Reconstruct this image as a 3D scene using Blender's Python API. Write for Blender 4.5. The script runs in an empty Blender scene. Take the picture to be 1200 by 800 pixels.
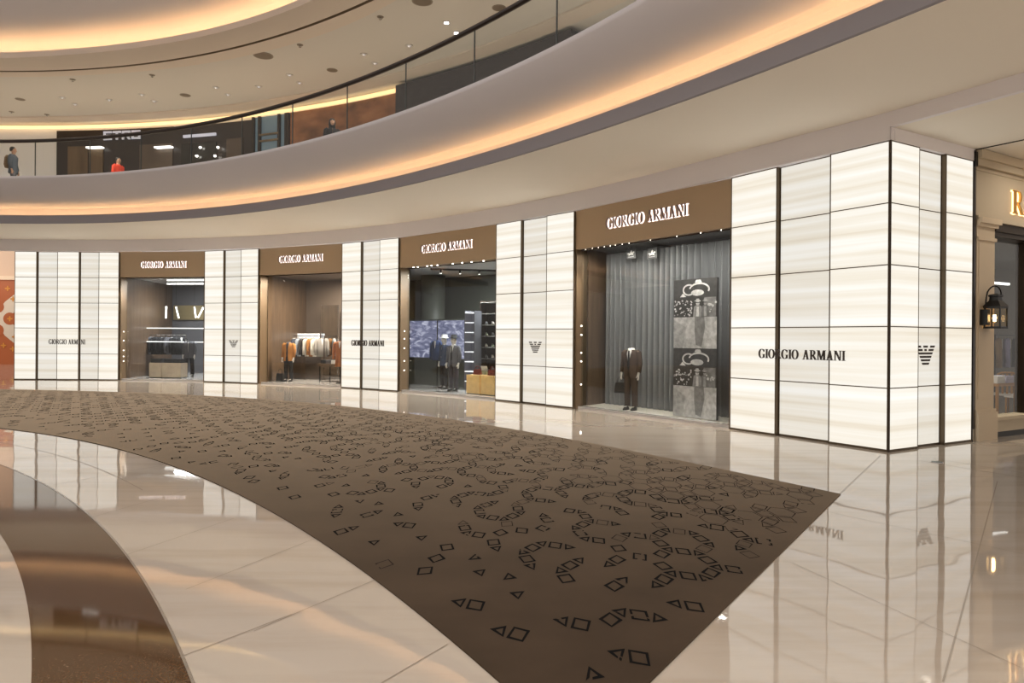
import bpy, math, random
import numpy as np
from mathutils import Vector, Matrix

random.seed(7)
S = bpy.context.scene
COL = S.collection
R = math.radians

# ------------------------------------------------------------------ camera, world, exposure
FOC, CAMZ = 846.0, 1.8
cam = bpy.data.objects.new('camera', bpy.data.cameras.new('camera'))
COL.objects.link(cam)
cam.data.sensor_width = 36
cam.data.lens = FOC / 1200 * 36
cam.data.shift_y = -5.2 / 1200
cam.matrix_world = Matrix.Translation((0, 0, CAMZ)) @ Matrix.Rotation(R(90), 4, 'X') @ Matrix.Rotation(R(0.42), 4, 'Z')
cam.data.clip_end = 300
S.camera = cam

wd = bpy.data.worlds.new('mall_ambient')
S.world = wd
wd.use_nodes = True
_n = wd.node_tree
_bg = _n.nodes['Background']
_bg.inputs[0].default_value = (1.0, 0.91, 0.84, 1)
_tc = _n.nodes.new('ShaderNodeTexCoord')
_sx = _n.nodes.new('ShaderNodeSeparateXYZ')
_mr = _n.nodes.new('ShaderNodeMapRange')        # dim halls at eye level, bright roof light overhead
_mr.inputs['From Min'].default_value = .15
_mr.inputs['From Max'].default_value = .85
_mr.inputs['To Min'].default_value = .34
_mr.inputs['To Max'].default_value = 1.02
_n.links.new(_tc.outputs['Generated'], _sx.inputs[0])
_n.links.new(_sx.outputs['Z'], _mr.inputs['Value'])
_n.links.new(_mr.outputs[0], _bg.inputs[1])
S.view_settings.view_transform = 'Standard'
S.view_settings.look = 'None'
S.view_settings.gamma = 1
S.view_settings.exposure = 0.48
S.view_settings.use_curve_mapping = False


def area(name, loc, size, power, color=(1, .9, .78), target=None, sizey=None, spread=None):
    d = bpy.data.lights.new(name, 'AREA')
    d.energy = power
    d.color = color
    d.size = size
    if sizey:
        d.shape = 'RECTANGLE'
        d.size_y = sizey
    if spread:
        d.spread = spread
    o = bpy.data.objects.new(name, d)
    COL.objects.link(o)
    o.location = loc
    if target is not None:
        o.rotation_euler = (Vector(target) - Vector(loc)).to_track_quat('-Z', 'Y').to_euler()
    return o



# added unseen fill above the hall behind the camera, bounced off the floor
area('hall_lamps', (9, -7, 17), 20, 2300, (1, .90, .78), target=(9, -7, 0), sizey=14, spread=R(70))

# ------------------------------------------------------------------ measuring: a pixel of the photograph to a point at a known height


def hz(px):
    return 394.84 + .00934 * (px - 600)


def at(px, py, z):
    y = FOC * (CAMZ - z) / (py - hz(px))
    return Vector(((px - 600) / FOC * y, y, z))


# ------------------------------------------------------------------ materials
MATS = {}


def pmat(name, col, rough=.5, metal=0., emit=None, estr=0., spec=.5, coat=0., sheen=0., noise=None, bump=None):
    if name in MATS:
        return MATS[name]
    m = bpy.data.materials.new(name)
    m.use_nodes = True
    nt = m.node_tree
    b = nt.nodes['Principled BSDF']
    b.inputs['Base Color'].default_value = (*col, 1)
    b.inputs['Roughness'].default_value = rough
    b.inputs['Metallic'].default_value = metal
    b.inputs['Specular IOR Level'].default_value = spec
    b.inputs['Coat Weight'].default_value = coat
    b.inputs['Sheen Weight'].default_value = sheen
    if emit:
        b.inputs['Emission Color'].default_value = (*emit, 1)
        b.inputs['Emission Strength'].default_value = estr
    if noise:
        sc, amt = noise[:2]
        tc = nt.nodes.new('ShaderNodeTexCoord')
        mp = nt.nodes.new('ShaderNodeMapping')
        mp.inputs['Scale'].default_value = noise[2] if len(noise) > 2 else (1, 1, 1)
        nz = nt.nodes.new('ShaderNodeTexNoise')
        nz.inputs['Scale'].default_value = sc
        nz.inputs['Detail'].default_value = 5
        rp = nt.nodes.new('ShaderNodeValToRGB')
        rp.color_ramp.elements[0].position = .3
        rp.color_ramp.elements[1].position = .7
        rp.color_ramp.elements[0].color = (*[c * (1 - amt) for c in col], 1)
        rp.color_ramp.elements[1].color = (*[min(1, c * (1 + amt)) for c in col], 1)
        nt.links.new(tc.outputs['Object'], mp.inputs[0])
        nt.links.new(mp.outputs[0], nz.inputs['Vector'])
        nt.links.new(nz.outputs[0], rp.inputs[0])
        nt.links.new(rp.outputs[0], b.inputs['Base Color'])
        if bump:
            bp = nt.nodes.new('ShaderNodeBump')
            bp.inputs['Strength'].default_value = bump
            nt.links.new(nz.outputs[0], bp.inputs['Height'])
            nt.links.new(bp.outputs[0], b.inputs['Normal'])
    MATS[name] = m
    return m


def glass(name, tint, ior=1.45, rough=0.0):
    m = bpy.data.materials.new(name)
    m.use_nodes = True
    nt = m.node_tree
    nt.nodes.remove(nt.nodes['Principled BSDF'])
    t = nt.nodes.new('ShaderNodeBsdfTransparent')
    t.inputs[0].default_value = (*tint, 1)
    g = nt.nodes.new('ShaderNodeBsdfGlossy')
    g.inputs['Roughness'].default_value = rough
    f = nt.nodes.new('ShaderNodeFresnel')
    gm = nt.nodes.new('ShaderNodeNewGeometry')
    mr = nt.nodes.new('ShaderNodeMapRange')      # the same reflectance on the rear face of the thin pane
    mr.inputs['To Min'].default_value = ior
    mr.inputs['To Max'].default_value = 1 / ior
    nt.links.new(gm.outputs['Backfacing'], mr.inputs['Value'])
    nt.links.new(mr.outputs[0], f.inputs[0])
    mx = nt.nodes.new('ShaderNodeMixShader')
    nt.links.new(f.outputs[0], mx.inputs[0])
    nt.links.new(t.outputs[0], mx.inputs[1])
    nt.links.new(g.outputs[0], mx.inputs[2])
    nt.links.new(mx.outputs[0], nt.nodes['Material Output'].inputs[0])
    MATS[name] = m
    return m


def onyx(name, strength, tone):
    m = bpy.data.materials.new(name)
    m.use_nodes = True
    nt = m.node_tree
    L = nt.links.new
    b = nt.nodes['Principled BSDF']
    tc = nt.nodes.new('ShaderNodeTexCoord')
    mp = nt.nodes.new('ShaderNodeMapping')
    mp.inputs['Scale'].default_value = (.03, .03, 2.0)
    nz = nt.nodes.new('ShaderNodeTexNoise')
    nz.inputs['Scale'].default_value = 2.0
    nz.inputs['Detail'].default_value = 5
    nz.inputs['Roughness'].default_value = .55
    nz.inputs['Distortion'].default_value = .08
    rp = nt.nodes.new('ShaderNodeValToRGB')
    e = rp.color_ramp.elements
    e[0].position, e[0].color = .28, (.70 * tone, .60 * tone, .45 * tone, 1)
    e[1].position, e[1].color = .62, (1.0 * tone, .982 * tone, .925 * tone, 1)
    k = e.new(.44)
    k.color = (.88 * tone, .82 * tone, .70 * tone, 1)
    L(tc.outputs['Object'], mp.inputs[0])
    L(mp.outputs[0], nz.inputs['Vector'])
    L(nz.outputs[0], rp.inputs[0])
    L(rp.outputs[0], b.inputs['Emission Color'])
    b.inputs['Emission Strength'].default_value = strength
    b.inputs['Base Color'].default_value = (.12, .11, .1, 1)
    b.inputs['Roughness'].default_value = .12
    MATS[name] = m
    return m


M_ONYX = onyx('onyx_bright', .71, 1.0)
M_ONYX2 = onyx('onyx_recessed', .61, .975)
M_FRAME = pmat('lightbox_frame', (.125, .092, .058), .4, .5)
M_BRASS = pmat('aged_brass', (.26, .19, .11), .38, .85)
M_BRONZE = pmat('bronze_sign', (.50, .37, .235), .36, .35)
M_DARKBRONZE = pmat('dark_bronze', (.055, .04, .028), .35, .6)
M_SOFFIT = pmat('soffit_paint', (.90, .845, .75), .8)
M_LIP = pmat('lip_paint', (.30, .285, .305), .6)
M_FASCIA = pmat('fascia_paint', (.86, .83, .86), .7)
M_SLAB = pmat('balcony_paint', (.71, .68, .70), .55)
M_CEIL = pmat('upper_ceiling_paint', (.70, .675, .63), .85)
M_RIM = pmat('ceiling_rim_paint', (.74, .66, .58), .8)
M_WALLW = pmat('white_wall_paint', (.86, .86, .90), .5)
M_BLACK = pmat('black_metal', (.012, .011, .010), .3, .4)
M_RAIL = pmat('handrail_wood', (.018, .009, .006), .3)
M_STEEL = pmat('steel', (.55, .55, .55), .25, 1.)
M_LED = pmat('warm_led', (1, .7, .4), .5, emit=(1, .60, .27), estr=13)
M_COVE = pmat('cove_light', (1, .75, .45), .5, emit=(1, .68, .32), estr=.95)
M_WHITELED = pmat('white_led', (1, 1, 1), .5, emit=(1, .98, .95), estr=1.6)
M_SPOT = pmat('spot_lens', (1, 1, 1), .5, emit=(1, .95, .88), estr=6)
M_LETTER = pmat('dark_letter', (.05, .035, .028), .35, .3)
M_LETTERW = pmat('sign_letter', (.20, .15, .15), .35, .5)
M_GLOW = pmat('letter_backlight', (1, .95, .95), .5, emit=(1, .86, .84), estr=1.1)
M_GLASS = glass('window_glass', (.92, .93, .92), 1.42)
M_GLASSB = glass('balustrade_glass', (.95, .96, .95), 1.25)
M_GRANITE = pmat('brown_granite', (.075, .037, .015), .05, 0, noise=(90, .45), spec=.4)
M_CARPET = pmat('brown_carpet', (.050, .034, .023), .95, sheen=1.0, spec=.05, noise=(1.2, .20), bump=.05)
M_CARPET.node_tree.nodes['Principled BSDF'].inputs['Sheen Tint'].default_value = (1, .80, .58, 1)
M_CARPET.node_tree.nodes['Principled BSDF'].inputs['Sheen Roughness'].default_value = .24
M_MOTIF = pmat('carpet_motif_black', (.004, .004, .004), .95, spec=.1)
M_MOTIF2 = pmat('carpet_motif_brown', (.030, .022, .017), .95, spec=.1)
M_WOOD = pmat('walnut_panel', (.11, .07, .042), .35, noise=(6, .25, (1, 1, .12)))
M_DARKWALL = pmat('dark_wall', (.035, .024, .018), .35)
M_SUIT = pmat('black_cloth', (.012, .012, .014), .9)
M_SKINW = pmat('white_mannequin', (.78, .74, .68), .35)
M_CREAM = pmat('cream_millwork', (.68, .56, .41), .5)
M_RLWALL = pmat('tan_panel', (.58, .49, .36), .5)


_va, _vb = at(960, 699, 0), at(1075, 742, 0)
VEIN = -math.degrees(math.atan2(_vb.y - _va.y, _vb.x - _va.x))


def floor_mat():
    m = bpy.data.materials.new('polished_marble')
    m.use_nodes = True
    nt = m.node_tree
    L = nt.links.new
    N = nt.nodes.new
    b = nt.nodes['Principled BSDF']
    tc = N('ShaderNodeTexCoord')
    # faint parallel veins, turned like the slabs of the photograph
    mp = N('ShaderNodeMapping')
    mp.inputs['Rotation'].default_value = (0, 0, R(-VEIN))
    mp.inputs['Scale'].default_value = (.16, 1.5, 1)
    nz = N('ShaderNodeTexNoise')
    nz.inputs['Scale'].default_value = 1.8
    nz.inputs['Detail'].default_value = 7
    nz.inputs['Roughness'].default_value = .6
    rp = N('ShaderNodeValToRGB')
    e = rp.color_ramp.elements
    e[0].position, e[0].color = .30, (.40, .34, .275, 1)
    e[1].position, e[1].color = .55, (.46, .405, .345, 1)
    L(tc.outputs['Object'], mp.inputs[0])
    L(mp.outputs[0], nz.inputs['Vector'])
    L(nz.outputs[0], rp.inputs[0])
    L(rp.outputs[0], b.inputs['Base Color'])
    b.inputs['Roughness'].default_value = .03
    b.inputs['IOR'].default_value = 1.56
    # slight waviness of the polish
    n2 = N('ShaderNodeTexNoise')
    n2.inputs['Scale'].default_value = .9
    n2.inputs['Detail'].default_value = 1
    L(tc.outputs['Object'], n2.inputs['Vector'])
    bp = N('ShaderNodeBump')
    bp.inputs['Strength'].default_value = .10
    bp.inputs['Distance'].default_value = .05
    L(n2.outputs[0], bp.inputs['Height'])
    L(bp.outputs[0], b.inputs['Normal'])
    return m


M_FLOOR = floor_mat()
M_JOINT = pmat('floor_joint', (.30, .25, .20), .2)

# ------------------------------------------------------------------ mesh builder and scene tree
ORG = {}


class MB:
    def __init__(s):
        s.v, s.f = [], []

    def add(s, vs, fs):
        k = len(s.v)
        s.v += [Vector(p) for p in vs]
        s.f += [[i + k for i in f] for f in fs]

    def hexa(s, b, t):          # bottom four, top four (same order)
        s.add(list(b) + list(t), [(3, 2, 1, 0), (4, 5, 6, 7), (0, 1, 5, 4), (1, 2, 6, 5), (2, 3, 7, 6), (3, 0, 4, 7)])
        return s

    def box(s, x0, y0, z0, x1, y1, z1):
        return s.hexa([(x0, y0, z0), (x1, y0, z0), (x1, y1, z0), (x0, y1, z0)], [(x0, y0, z1), (x1, y0, z1), (x1, y1, z1), (x0, y1, z1)])

    def prism(s, poly, vec):    # poly: 3-D points in one plane
        n = len(poly)
        vec = Vector(vec)
        a = [Vector(p) for p in poly]
        s.add(a + [p + vec for p in a], [tuple(range(n))[::-1], tuple(range(n, 2 * n))] + [(i, (i + 1) % n, n + (i + 1) % n, n + i) for i in range(n)])
        return s

    def loft(s, rings, cap=True, closed=True):
        n = len(rings[0])
        fs = []
        for k in range(len(rings) - 1):
            for i in range(n if closed else n - 1):
                j = (i + 1) % n
                fs.append((k * n + i, k * n + j, (k + 1) * n + j, (k + 1) * n + i))
        if cap and closed:
            fs.append(tuple(range(n))[::-1])
            fs.append(tuple(range((len(rings) - 1) * n, len(rings) * n)))
        s.add([p for r in rings for p in r], fs)
        return s

    def tube(s, path, rad, seg=10, flat=1.0):
        path = [Vector(p) for p in path]
        rad = rad if isinstance(rad, (list, tuple)) else [rad] * len(path)
        rings = []
        for i, p in enumerate(path):
            d = (path[min(i + 1, len(path) - 1)] - path[max(i - 1, 0)]).normalized()
            h = Vector((0, 1, 0)) if abs(d.y) < .9 else Vector((1, 0, 0))
            a = d.cross(h).normalized()
            c = d.cross(a).normalized()
            rings.append([p + rad[i] * (math.cos(t) * a + flat * math.sin(t) * c) for t in [2 * math.pi * k / seg for k in range(seg)]])
        return s.loft(rings)

    def lathe(s, prof, o=(0, 0, 0), seg=16):
        o = Vector(o)
        return s.loft([[o + Vector((r * math.cos(t), r * math.sin(t), z)) for t in [2 * math.pi * k / seg for k in range(seg)]] for r, z in prof])

    def build(s, name, mat, parent=None, local=False, smooth=False, loc=None):
        me = bpy.data.meshes.new(name)
        vs = s.v
        if local:
            o0 = Vector((0, 0, 0))
        elif parent is not None:
            o0 = ORG[parent.name]
        elif loc is not None:
            o0 = Vector(loc)
        else:
            xs = [p.x for p in vs]; ys = [p.y for p in vs]; zs = [p.z for p in vs]
            o0 = Vector(((min(xs) + max(xs)) / 2, (min(ys) + max(ys)) / 2, min(zs)))
        me.from_pydata([p - o0 for p in vs], [], s.f)
        me.validate()
        bmn = __import__('bmesh').new()
        bmn.from_mesh(me)
        __import__('bmesh').ops.recalc_face_normals(bmn, faces=bmn.faces[:])
        bmn.to_mesh(me)
        bmn.free()
        if smooth:
            for p in me.polygons:
                p.use_smooth = True
        for m in (mat if isinstance(mat, (list, tuple)) else [mat]):
            me.materials.append(m)
        o = bpy.data.objects.new(name, me)
        COL.objects.link(o)
        if parent is not None:
            o.parent = parent
            ORG[o.name] = ORG[parent.name]
        else:
            o.location = o0
            ORG[o.name] = o0
        return o


def tag(o, label=None, cat=None, group=None, kind=None):
    if label: o['label'] = label
    if cat: o['category'] = cat
    if group: o['group'] = group
    if kind: o['kind'] = kind
    return o


def thing(name, label, cat, loc=(0, 0, 0), rz=0, group=None):
    o = bpy.data.objects.new(name, None)
    COL.objects.link(o)
    o.empty_display_size = .1
    o.location = loc
    o.rotation_euler = (0, 0, rz)
    ORG[o.name] = Vector(loc)
    return tag(o, label, cat, group)


def struct(o, label=None):
    return tag(o, label, None, None, 'structure')


def dup(root, loc, rz, label, group=None):
    r = root.copy()
    COL.objects.link(r)
    r.location = loc
    r.rotation_euler = (0, 0, rz)
    r['label'] = label
    if group: r['group'] = group
    for ch in list(root.children):
        c = ch.copy()
        COL.objects.link(c)
        c.parent = r
        for g in ch.children:
            d = g.copy()
            COL.objects.link(d)
            d.parent = c
    return r


def ordinal(i):
    return ['first', 'second', 'third', 'fourth', 'fifth', 'sixth', 'seventh', 'eighth', 'ninth', 'tenth', 'eleventh', 'twelfth',
            'thirteenth', 'fourteenth', 'fifteenth', 'sixteenth', 'seventeenth', 'eighteenth'][i]


# ------------------------------------------------------------------ rings round the atrium (polar about its centre)
CX, CY = -20.0, -1.5


class Ring:
    def __init__(s, pix, z, deg=4):
        P = [at(x, y, z) for x, y in pix]
        th = np.array([math.atan2(p.y - CY, p.x - CX) for p in P])
        r = np.array([math.hypot(p.x - CX, p.y - CY) for p in P])
        s.c = np.polyfit(th, r, deg)
        s.lo, s.hi = th.min(), th.max()
        s.d = np.polyder(s.c)

    def __call__(s, t):
        if t < s.lo:
            return float(np.polyval(s.c, s.lo) + max(-6, min(6, np.polyval(s.d, s.lo))) * (t - s.lo))
        if t > s.hi:
            return float(np.polyval(s.c, s.hi) + max(-3, min(3, np.polyval(s.d, s.hi))) * (t - s.hi))
        return float(np.polyval(s.c, t))


def pol(r, t, z):
    return Vector((CX + r * math.cos(t), CY + r * math.sin(t), z))


def ths(a, b, n):
    return [a + (b - a) * i / n for i in range(n + 1)]


def px_theta(px, rfun):
    """angle at which the sight line through a pixel column meets a ring"""
    dx = (px - 600) / FOC
    y = 5.0
    best = None
    f0 = None
    while y < 60:
        x = dx * y
        t = math.atan2(y - CY, x - CX)
        f = math.hypot(x - CX, y - CY) - rfun(t)
        if f0 is not None and f0 < 0 <= f:
            best = (t, y)
            break
        f0 = f
        y += .02
    return best[0]


Z_SOF, Z_LIP, Z_UP, Z_CEIL = 5.45, 5.735, 6.75, 10.05
_R_FASC = Ring([(0, 279), (140, 279.3), (230, 278.2), (320, 274.7), (390, 269.3), (480, 260.5), (560, 245.6), (685, 220), (720, 214.6), (840, 185), (960, 154), (1037, 132.5), (1200, 81)], Z_SOF)
TC = math.atan2(11.55 - CY, 6.03 - CX)     # the corner of the shop
R_FASC = lambda t: _R_FASC(t) + .10 * math.exp(-((t - TC) / .06) ** 2)
R_LIP = Ring([(0, 260.5), (90, 260.6), (180, 258), (300, 247), (420, 229), (520, 206), (620, 178.8), (720, 147), (800, 117), (900, 81.5), (1000, 43.5), (1107, 0)], Z_SOF)
R_TOP = Ring([(0, 205), (80, 204), (180, 196), (280, 181), (330, 170), (420, 148), (472, 128), (520, 112.5), (568, 90.5), (600, 75), (650, 50), (680, 36), (748, 0)], Z_UP)
R_GROOVE = Ring([(0, 82.4), (72, 81.6), (120, 79), (180, 71.4), (240, 63), (336, 38), (384, 20), (432, 0)], Z_CEIL, 3)
R_LIP3 = Ring([(0, 67), (96, 62), (180, 51), (240, 42), (280, 30), (336, 11), (364, 0)], Z_CEIL, 3)
R_EDGE3 = Ring([(0, 89), (80, 88), (168, 82.4), (240, 73), (340, 52), (400, 30), (460, 1)], Z_CEIL, 3)
R_BACK = lambda t: 30.3
T0, T1, TN = R(2), R(118), 150
TH = ths(T0, T1, TN)


def sweep(mb, prof, th=TH, close=False):
    """prof(t) -> list of (r, z); open strip swept round the ring"""
    rings = [[pol(r, t, z) for r, z in prof(t)] for t in th]
    return mb.loft(rings, cap=False, closed=close)


# balcony slab with its overhanging front, the light trough and the lip
def slab_prof(t):
    a, b = R_LIP(t), R_TOP(t)
    d = b - a          # negative: the top stands further into the atrium
    sof = R_FASC(t) + .02
    return [(sof, Z_SOF), (a + .02, Z_SOF), (a, Z_SOF + .02), (a, Z_LIP), (a + .05, Z_LIP), (a + .05, 5.60), (a + .46, 5.60), (a + .50, 6.02),
            (a + .40, 6.11), (a + .06, 6.11), (a + .01, 5.995), (a + d * .05, 6.01), (a + d * .14, 6.04), (a + d * .30, 6.10), (a + d * .46, 6.19), (a + d * .62, 6.30), (a + d * .76, 6.42), (a + d * .88, 6.56), (a + d * .96, 6.67), (b, Z_UP),
            (b + .08, Z_UP + .01), (30.6, Z_UP + .01)]


M_UPFLOOR = pmat('upper_floor_marble', (.62, .56, .48), .15)
sl = MB()
sweep(sl, slab_prof)
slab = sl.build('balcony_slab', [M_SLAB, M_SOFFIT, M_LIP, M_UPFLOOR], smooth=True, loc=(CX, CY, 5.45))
nprof = len(slab_prof(1.0))
for i, p in enumerate(slab.data.polygons):
    j = i % (nprof - 1)
    if j == 0:
        p.material_index = 1
        p.use_smooth = False
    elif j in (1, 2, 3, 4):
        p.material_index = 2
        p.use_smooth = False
    elif j in (5, 6, 7, 8, 9):
        p.use_smooth = False
    elif j == nprof - 2:
        p.material_index = 3
        p.use_smooth = False
struct(slab)
led = MB()
for t0, t1 in zip(TH[:-1], TH[1:]):
    a0, a1 = R_LIP(t0), R_LIP(t1)
    led.hexa([pol(a0 + .185, t0, 5.605), pol(a1 + .185, t1, 5.605), pol(a1 + .215, t1, 5.605), pol(a0 + .215, t0, 5.605)],
             [pol(a0 + .185, t0, 5.625), pol(a1 + .185, t1, 5.625), pol(a1 + .215, t1, 5.625), pol(a0 + .215, t0, 5.625)])
tag(led.build('cove_light_strip', M_LED, loc=(CX, CY, 5.6)), 'warm light strip lying in the trough behind the lower balcony lip', 'light strip')

# fascia over the shopfronts
fm = MB()
sweep(fm, lambda t: [(R_FASC(t), 5.0), (R_FASC(t), Z_SOF + .01), (R_FASC(t) + .12, Z_SOF + .01), (R_FASC(t) + .12, 5.0)], ths(TC, T1, 110), close=True)
struct(fm.build('trim_1', M_FASCIA, loc=(CX, CY, 5)))
fm = MB()
sweep(fm, lambda t: [(R_FASC(t), 5.21), (R_FASC(t), Z_SOF + .01), (R_FASC(t) + .1, Z_SOF + .01), (R_FASC(t) + .1, 5.21)], ths(T0, TC, 60), close=True)
struct(fm.build('trim_2', M_FASCIA, loc=(CX, CY, 5)))

# ------------------------------------------------------------------ floor
fl = MB()
fl.box(-60, -34, -.1, 40, 62, 0)
struct(fl.build('floor', M_FLOOR, loc=(0, 0, 0)))

C_OUT = Ring([(0, 455), (70, 456.5), (139, 458.5), (240, 463.2), (302, 467), (400, 475), (466, 483), (540, 493.7), (580, 500), (672, 515.8), (840, 548), (984, 580.5)], 0, 4)
C_IN = Ring([(0, 500.6), (48, 507), (120, 520.4), (192, 542), (240, 560), (310, 593.8), (340, 611), (382, 638), (440, 677.5), (512, 737.5), (590, 800)], 0, 4)
G_OUT = Ring([(0, 543), (20, 550), (60, 570), (86, 588), (112.5, 608.7), (150, 650), (187.5, 710), (214, 758.7), (227, 800)], 0, 3)
G_IN = Ring([(0, 622), (19, 653.7), (30, 687.5), (37.5, 732.5), (40, 800)], 0, 2)

# brown granite band with a metal edge
TG = ths(R(-6), R(118), 150)
gb = MB()
sweep(gb, lambda t: [(G_IN(t), .002), (G_OUT(t), .002)], TG)
struct(gb.build('floor_granite_band', M_GRANITE, loc=(CX, CY, 0)))
gb = MB()
sweep(gb, lambda t: [(G_OUT(t) - .006, .004), (G_OUT(t) + .012, .004)], TG)
struct(gb.build('trim_3', M_STEEL, loc=(CX, CY, 0)))
# joints of the inner marble ring
jm = MB()
for px in [(300, 671), (345, 719), (190, 588), (140, 558), (410, 800)]:
    pass
JR = Ring([(140, 558), (190, 588), (300, 671), (345, 719), (410, 800)], 0, 2)
sweep(jm, lambda t: [(JR(t) - .006, .003), (JR(t) + .006, .003)], ths(R(32), R(96), 90))


def seg(p, q, w=.012, z=.003):
    d = (q - p).normalized()
    n = Vector((-d.y, d.x, 0)) * w / 2
    jm.add([p + n + Vector((0, 0, z)), q + n + Vector((0, 0, z)), q - n + Vector((0, 0, z)), p - n + Vector((0, 0, z))], [(0, 1, 2, 3)])


for a, b in [((300, 739), (442, 679)), ((220, 690), (370, 631)), ((136, 654), (275, 607)), ((110, 605), (222, 573)), ((64, 567), (200, 543)), ((450, 800), (527, 755)), ((212, 770), (345, 719))]:
    seg(at(*a, 0), at(*b, 0), .006)
# long joints of the floor on the right
for a, b, w in [((984, 580.5), (1032.5, 534.5), .016), ((1078, 540.4), (1200, 561), .014), ((1095, 538), (1200, 555.5), .012), ((1170, 565), (1108, 800), .010),
                ((930, 660), (1200, 784), .004), ((960, 598), (1200, 650), .006)]:
    seg(at(*a, 0), at(*b, 0), w)
struct(jm.build('floor_joints', M_JOINT, loc=(0, 0, 0)))

# ------------------------------------------------------------------ carpet with its printed squares, triangles and hexagons
corner = at(984, 580.5, 0)
tcor = math.atan2(corner.y - CY, corner.x - CX)
pb = at(590, 800, 0)
near_r = at(765, 800, 0)
edge_dir = (near_r - corner).normalized()
tend = R(14)
outer = [pol(C_OUT(t), t, 0) for t in ths(tcor, R(112), 70)]
# the straight right edge runs on past the frame until it meets the inner edge
inner_t = ths(R(112), R(8), 110)
inner = [pol(C_IN(t), t, 0) for t in inner_t]


def side(p):
    return edge_dir.x * (p.y - corner.y) - edge_dir.y * (p.x - corner.x)


sgn = side(at(600, 560, 0))
inner = [p for p in inner if side(p) * sgn > 0]
k = 0
far_r = corner + edge_dir * 60
# intersection of the edge with the inner curve
pi = inner[-1]
tt = (pi - corner).dot(edge_dir)
poly = outer + inner + [corner + edge_dir * tt]
poly = [Vector((p.x, p.y, 0)) for p in poly]
cp = MB()
cp.prism([p + Vector((0, 0, .001)) for p in poly], (0, 0, .009))
carpet_root = thing('carpet', 'large curved brown carpet printed with squares and triangles on the marble floor', 'carpet', (0, 12, 0))
cp.build('pile', M_CARPET, carpet_root)


def inside(x, y):
    c = False
    n = len(poly)
    for i in range(n):
        a, b = poly[i], poly[i - 1]
        if (a.y > y) != (b.y > y) and x < (b.x - a.x) * (y - a.y) / (b.y - a.y) + a.x:
            c = not c
    return c


mo1, mo2 = MB(), MB()
EDGE = .148
rnd = random.Random(3)


def outline(pts, w, mb, z, broken):
    n = len(pts)
    c = sum(pts, Vector((0, 0, 0))) / n
    ins = [p + (c - p).normalized() * w * (2.0 if n == 3 else 1.42 if n == 4 else 1.16) for p in pts]
    for i in range(n):
        j = (i + 1) % n
        a, b, ci, d = pts[i], pts[j], ins[j], ins[i]
        if broken and rnd.random() < .45:
            s0, s1 = sorted((rnd.random(), rnd.random()))
            for lo, hi in ((0, s0), (s1, 1)):
                if hi - lo > .08:
                    mb.add([a.lerp(b, lo) + z, a.lerp(b, hi) + z, d.lerp(ci, hi) + z, d.lerp(ci, lo) + z], [(0, 1, 2, 3)])
        else:
            mb.add([a + z, b + z, ci + z, d + z], [(0, 1, 2, 3)])


ROT = R(14)
D = EDGE * (1 + math.sqrt(3))
STR = 1.6          # the printed figures are longer along the hall than across it
e1 = Vector((math.cos(ROT), math.sin(ROT), 0)) * D
e2 = Vector((math.cos(ROT + R(60)), math.sin(ROT + R(60)), 0)) * D
ZM = Vector((0, 0, .0115))
stretch = lambda p: Vector((p.x, p.y * STR, 0))
for i in range(-120, 120):
    for j in range(-10, 115):
        c = e1 * i + e2 * j
        cy = c.y * STR
        if cy < 1.5 or cy > 30 or c.x < -cy * .95 - 1.5 or c.x > cy * .95 + 1:
            continue
        if not inside(c.x, cy):
            continue
        shapes = []
        for k in range(3):          # squares lie across the hexagon's sides
            a = ROT + R(60 * k)
            d = Vector((math.cos(a), math.sin(a), 0))
            n = Vector((-d.y, d.x, 0))
            m = c + d * D / 2
            h = EDGE / 2
            shapes.append((4, m, [m + d * h + n * h, m - d * h + n * h, m - d * h - n * h, m + d * h - n * h]))
        for k in range(2):
            a = ROT + R(30 + 60 * k)
            d = Vector((math.cos(a), math.sin(a), 0))
            m = c + d * D / math.sqrt(3)
            rr = EDGE / math.sqrt(3)
            shapes.append((3, m, [m + rr * Vector((math.cos(a + q), math.sin(a + q), 0)) for q in (math.pi, math.pi + R(120), math.pi + R(240))]))
        shapes.append((6, c, [c + EDGE * Vector((math.cos(ROT + R(30 + 60 * q)), math.sin(ROT + R(30 + 60 * q)), 0)) for q in range(6)]))
        for n, m, pts in shapes:
            m, pts = stretch(m), [stretch(p) for p in pts]
            tm = math.atan2(m.y - CY, m.x - CX)
            rm = math.hypot(m.x - CX, m.y - CY)
            ri, ro = C_IN(tm), C_OUT(tm)
            f = (rm - ri) / (ro - ri)
            if not all(inside(p.x, p.y) for p in pts):
                continue
            f += rnd.uniform(-.06, .06)
            if n == 6:
                if f > .62 and rnd.random() < .55:
                    sc = .93
                    outline([m + (p - m) * sc for p in pts], .010, mo2, ZM, rnd.random() < .3)
                continue
            pr = min(.94, max(.2, .27 + 1.5 * f)) * (.92 if n == 3 else .72)
            if rnd.random() > pr:
                continue
            sc = .74 if f < .6 else .86
            turn = rnd.uniform(-.12, .12)
            q = [m + Matrix.Rotation(turn, 3, 'Z') @ ((p - m) * sc) for p in pts]
            pale = rnd.random() < min(1, max(.10, (f - .36) * 1.8))
            outline(q, .020 if not pale else .011, mo2 if pale else mo1, ZM, rnd.random() < .3)
tag(mo1.build('printed_shapes', M_MOTIF, carpet_root), 'black outlined squares and triangles', None, None, 'stuff')
tag(mo2.build('faded_shapes', M_MOTIF2, carpet_root), 'faded brown outlined shapes', None, None, 'stuff')

# ------------------------------------------------------------------ lettering
EL = lambda cx, cy, rx, ry, a: (cx + rx * math.cos(a), cy + ry * math.sin(a))


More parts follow.
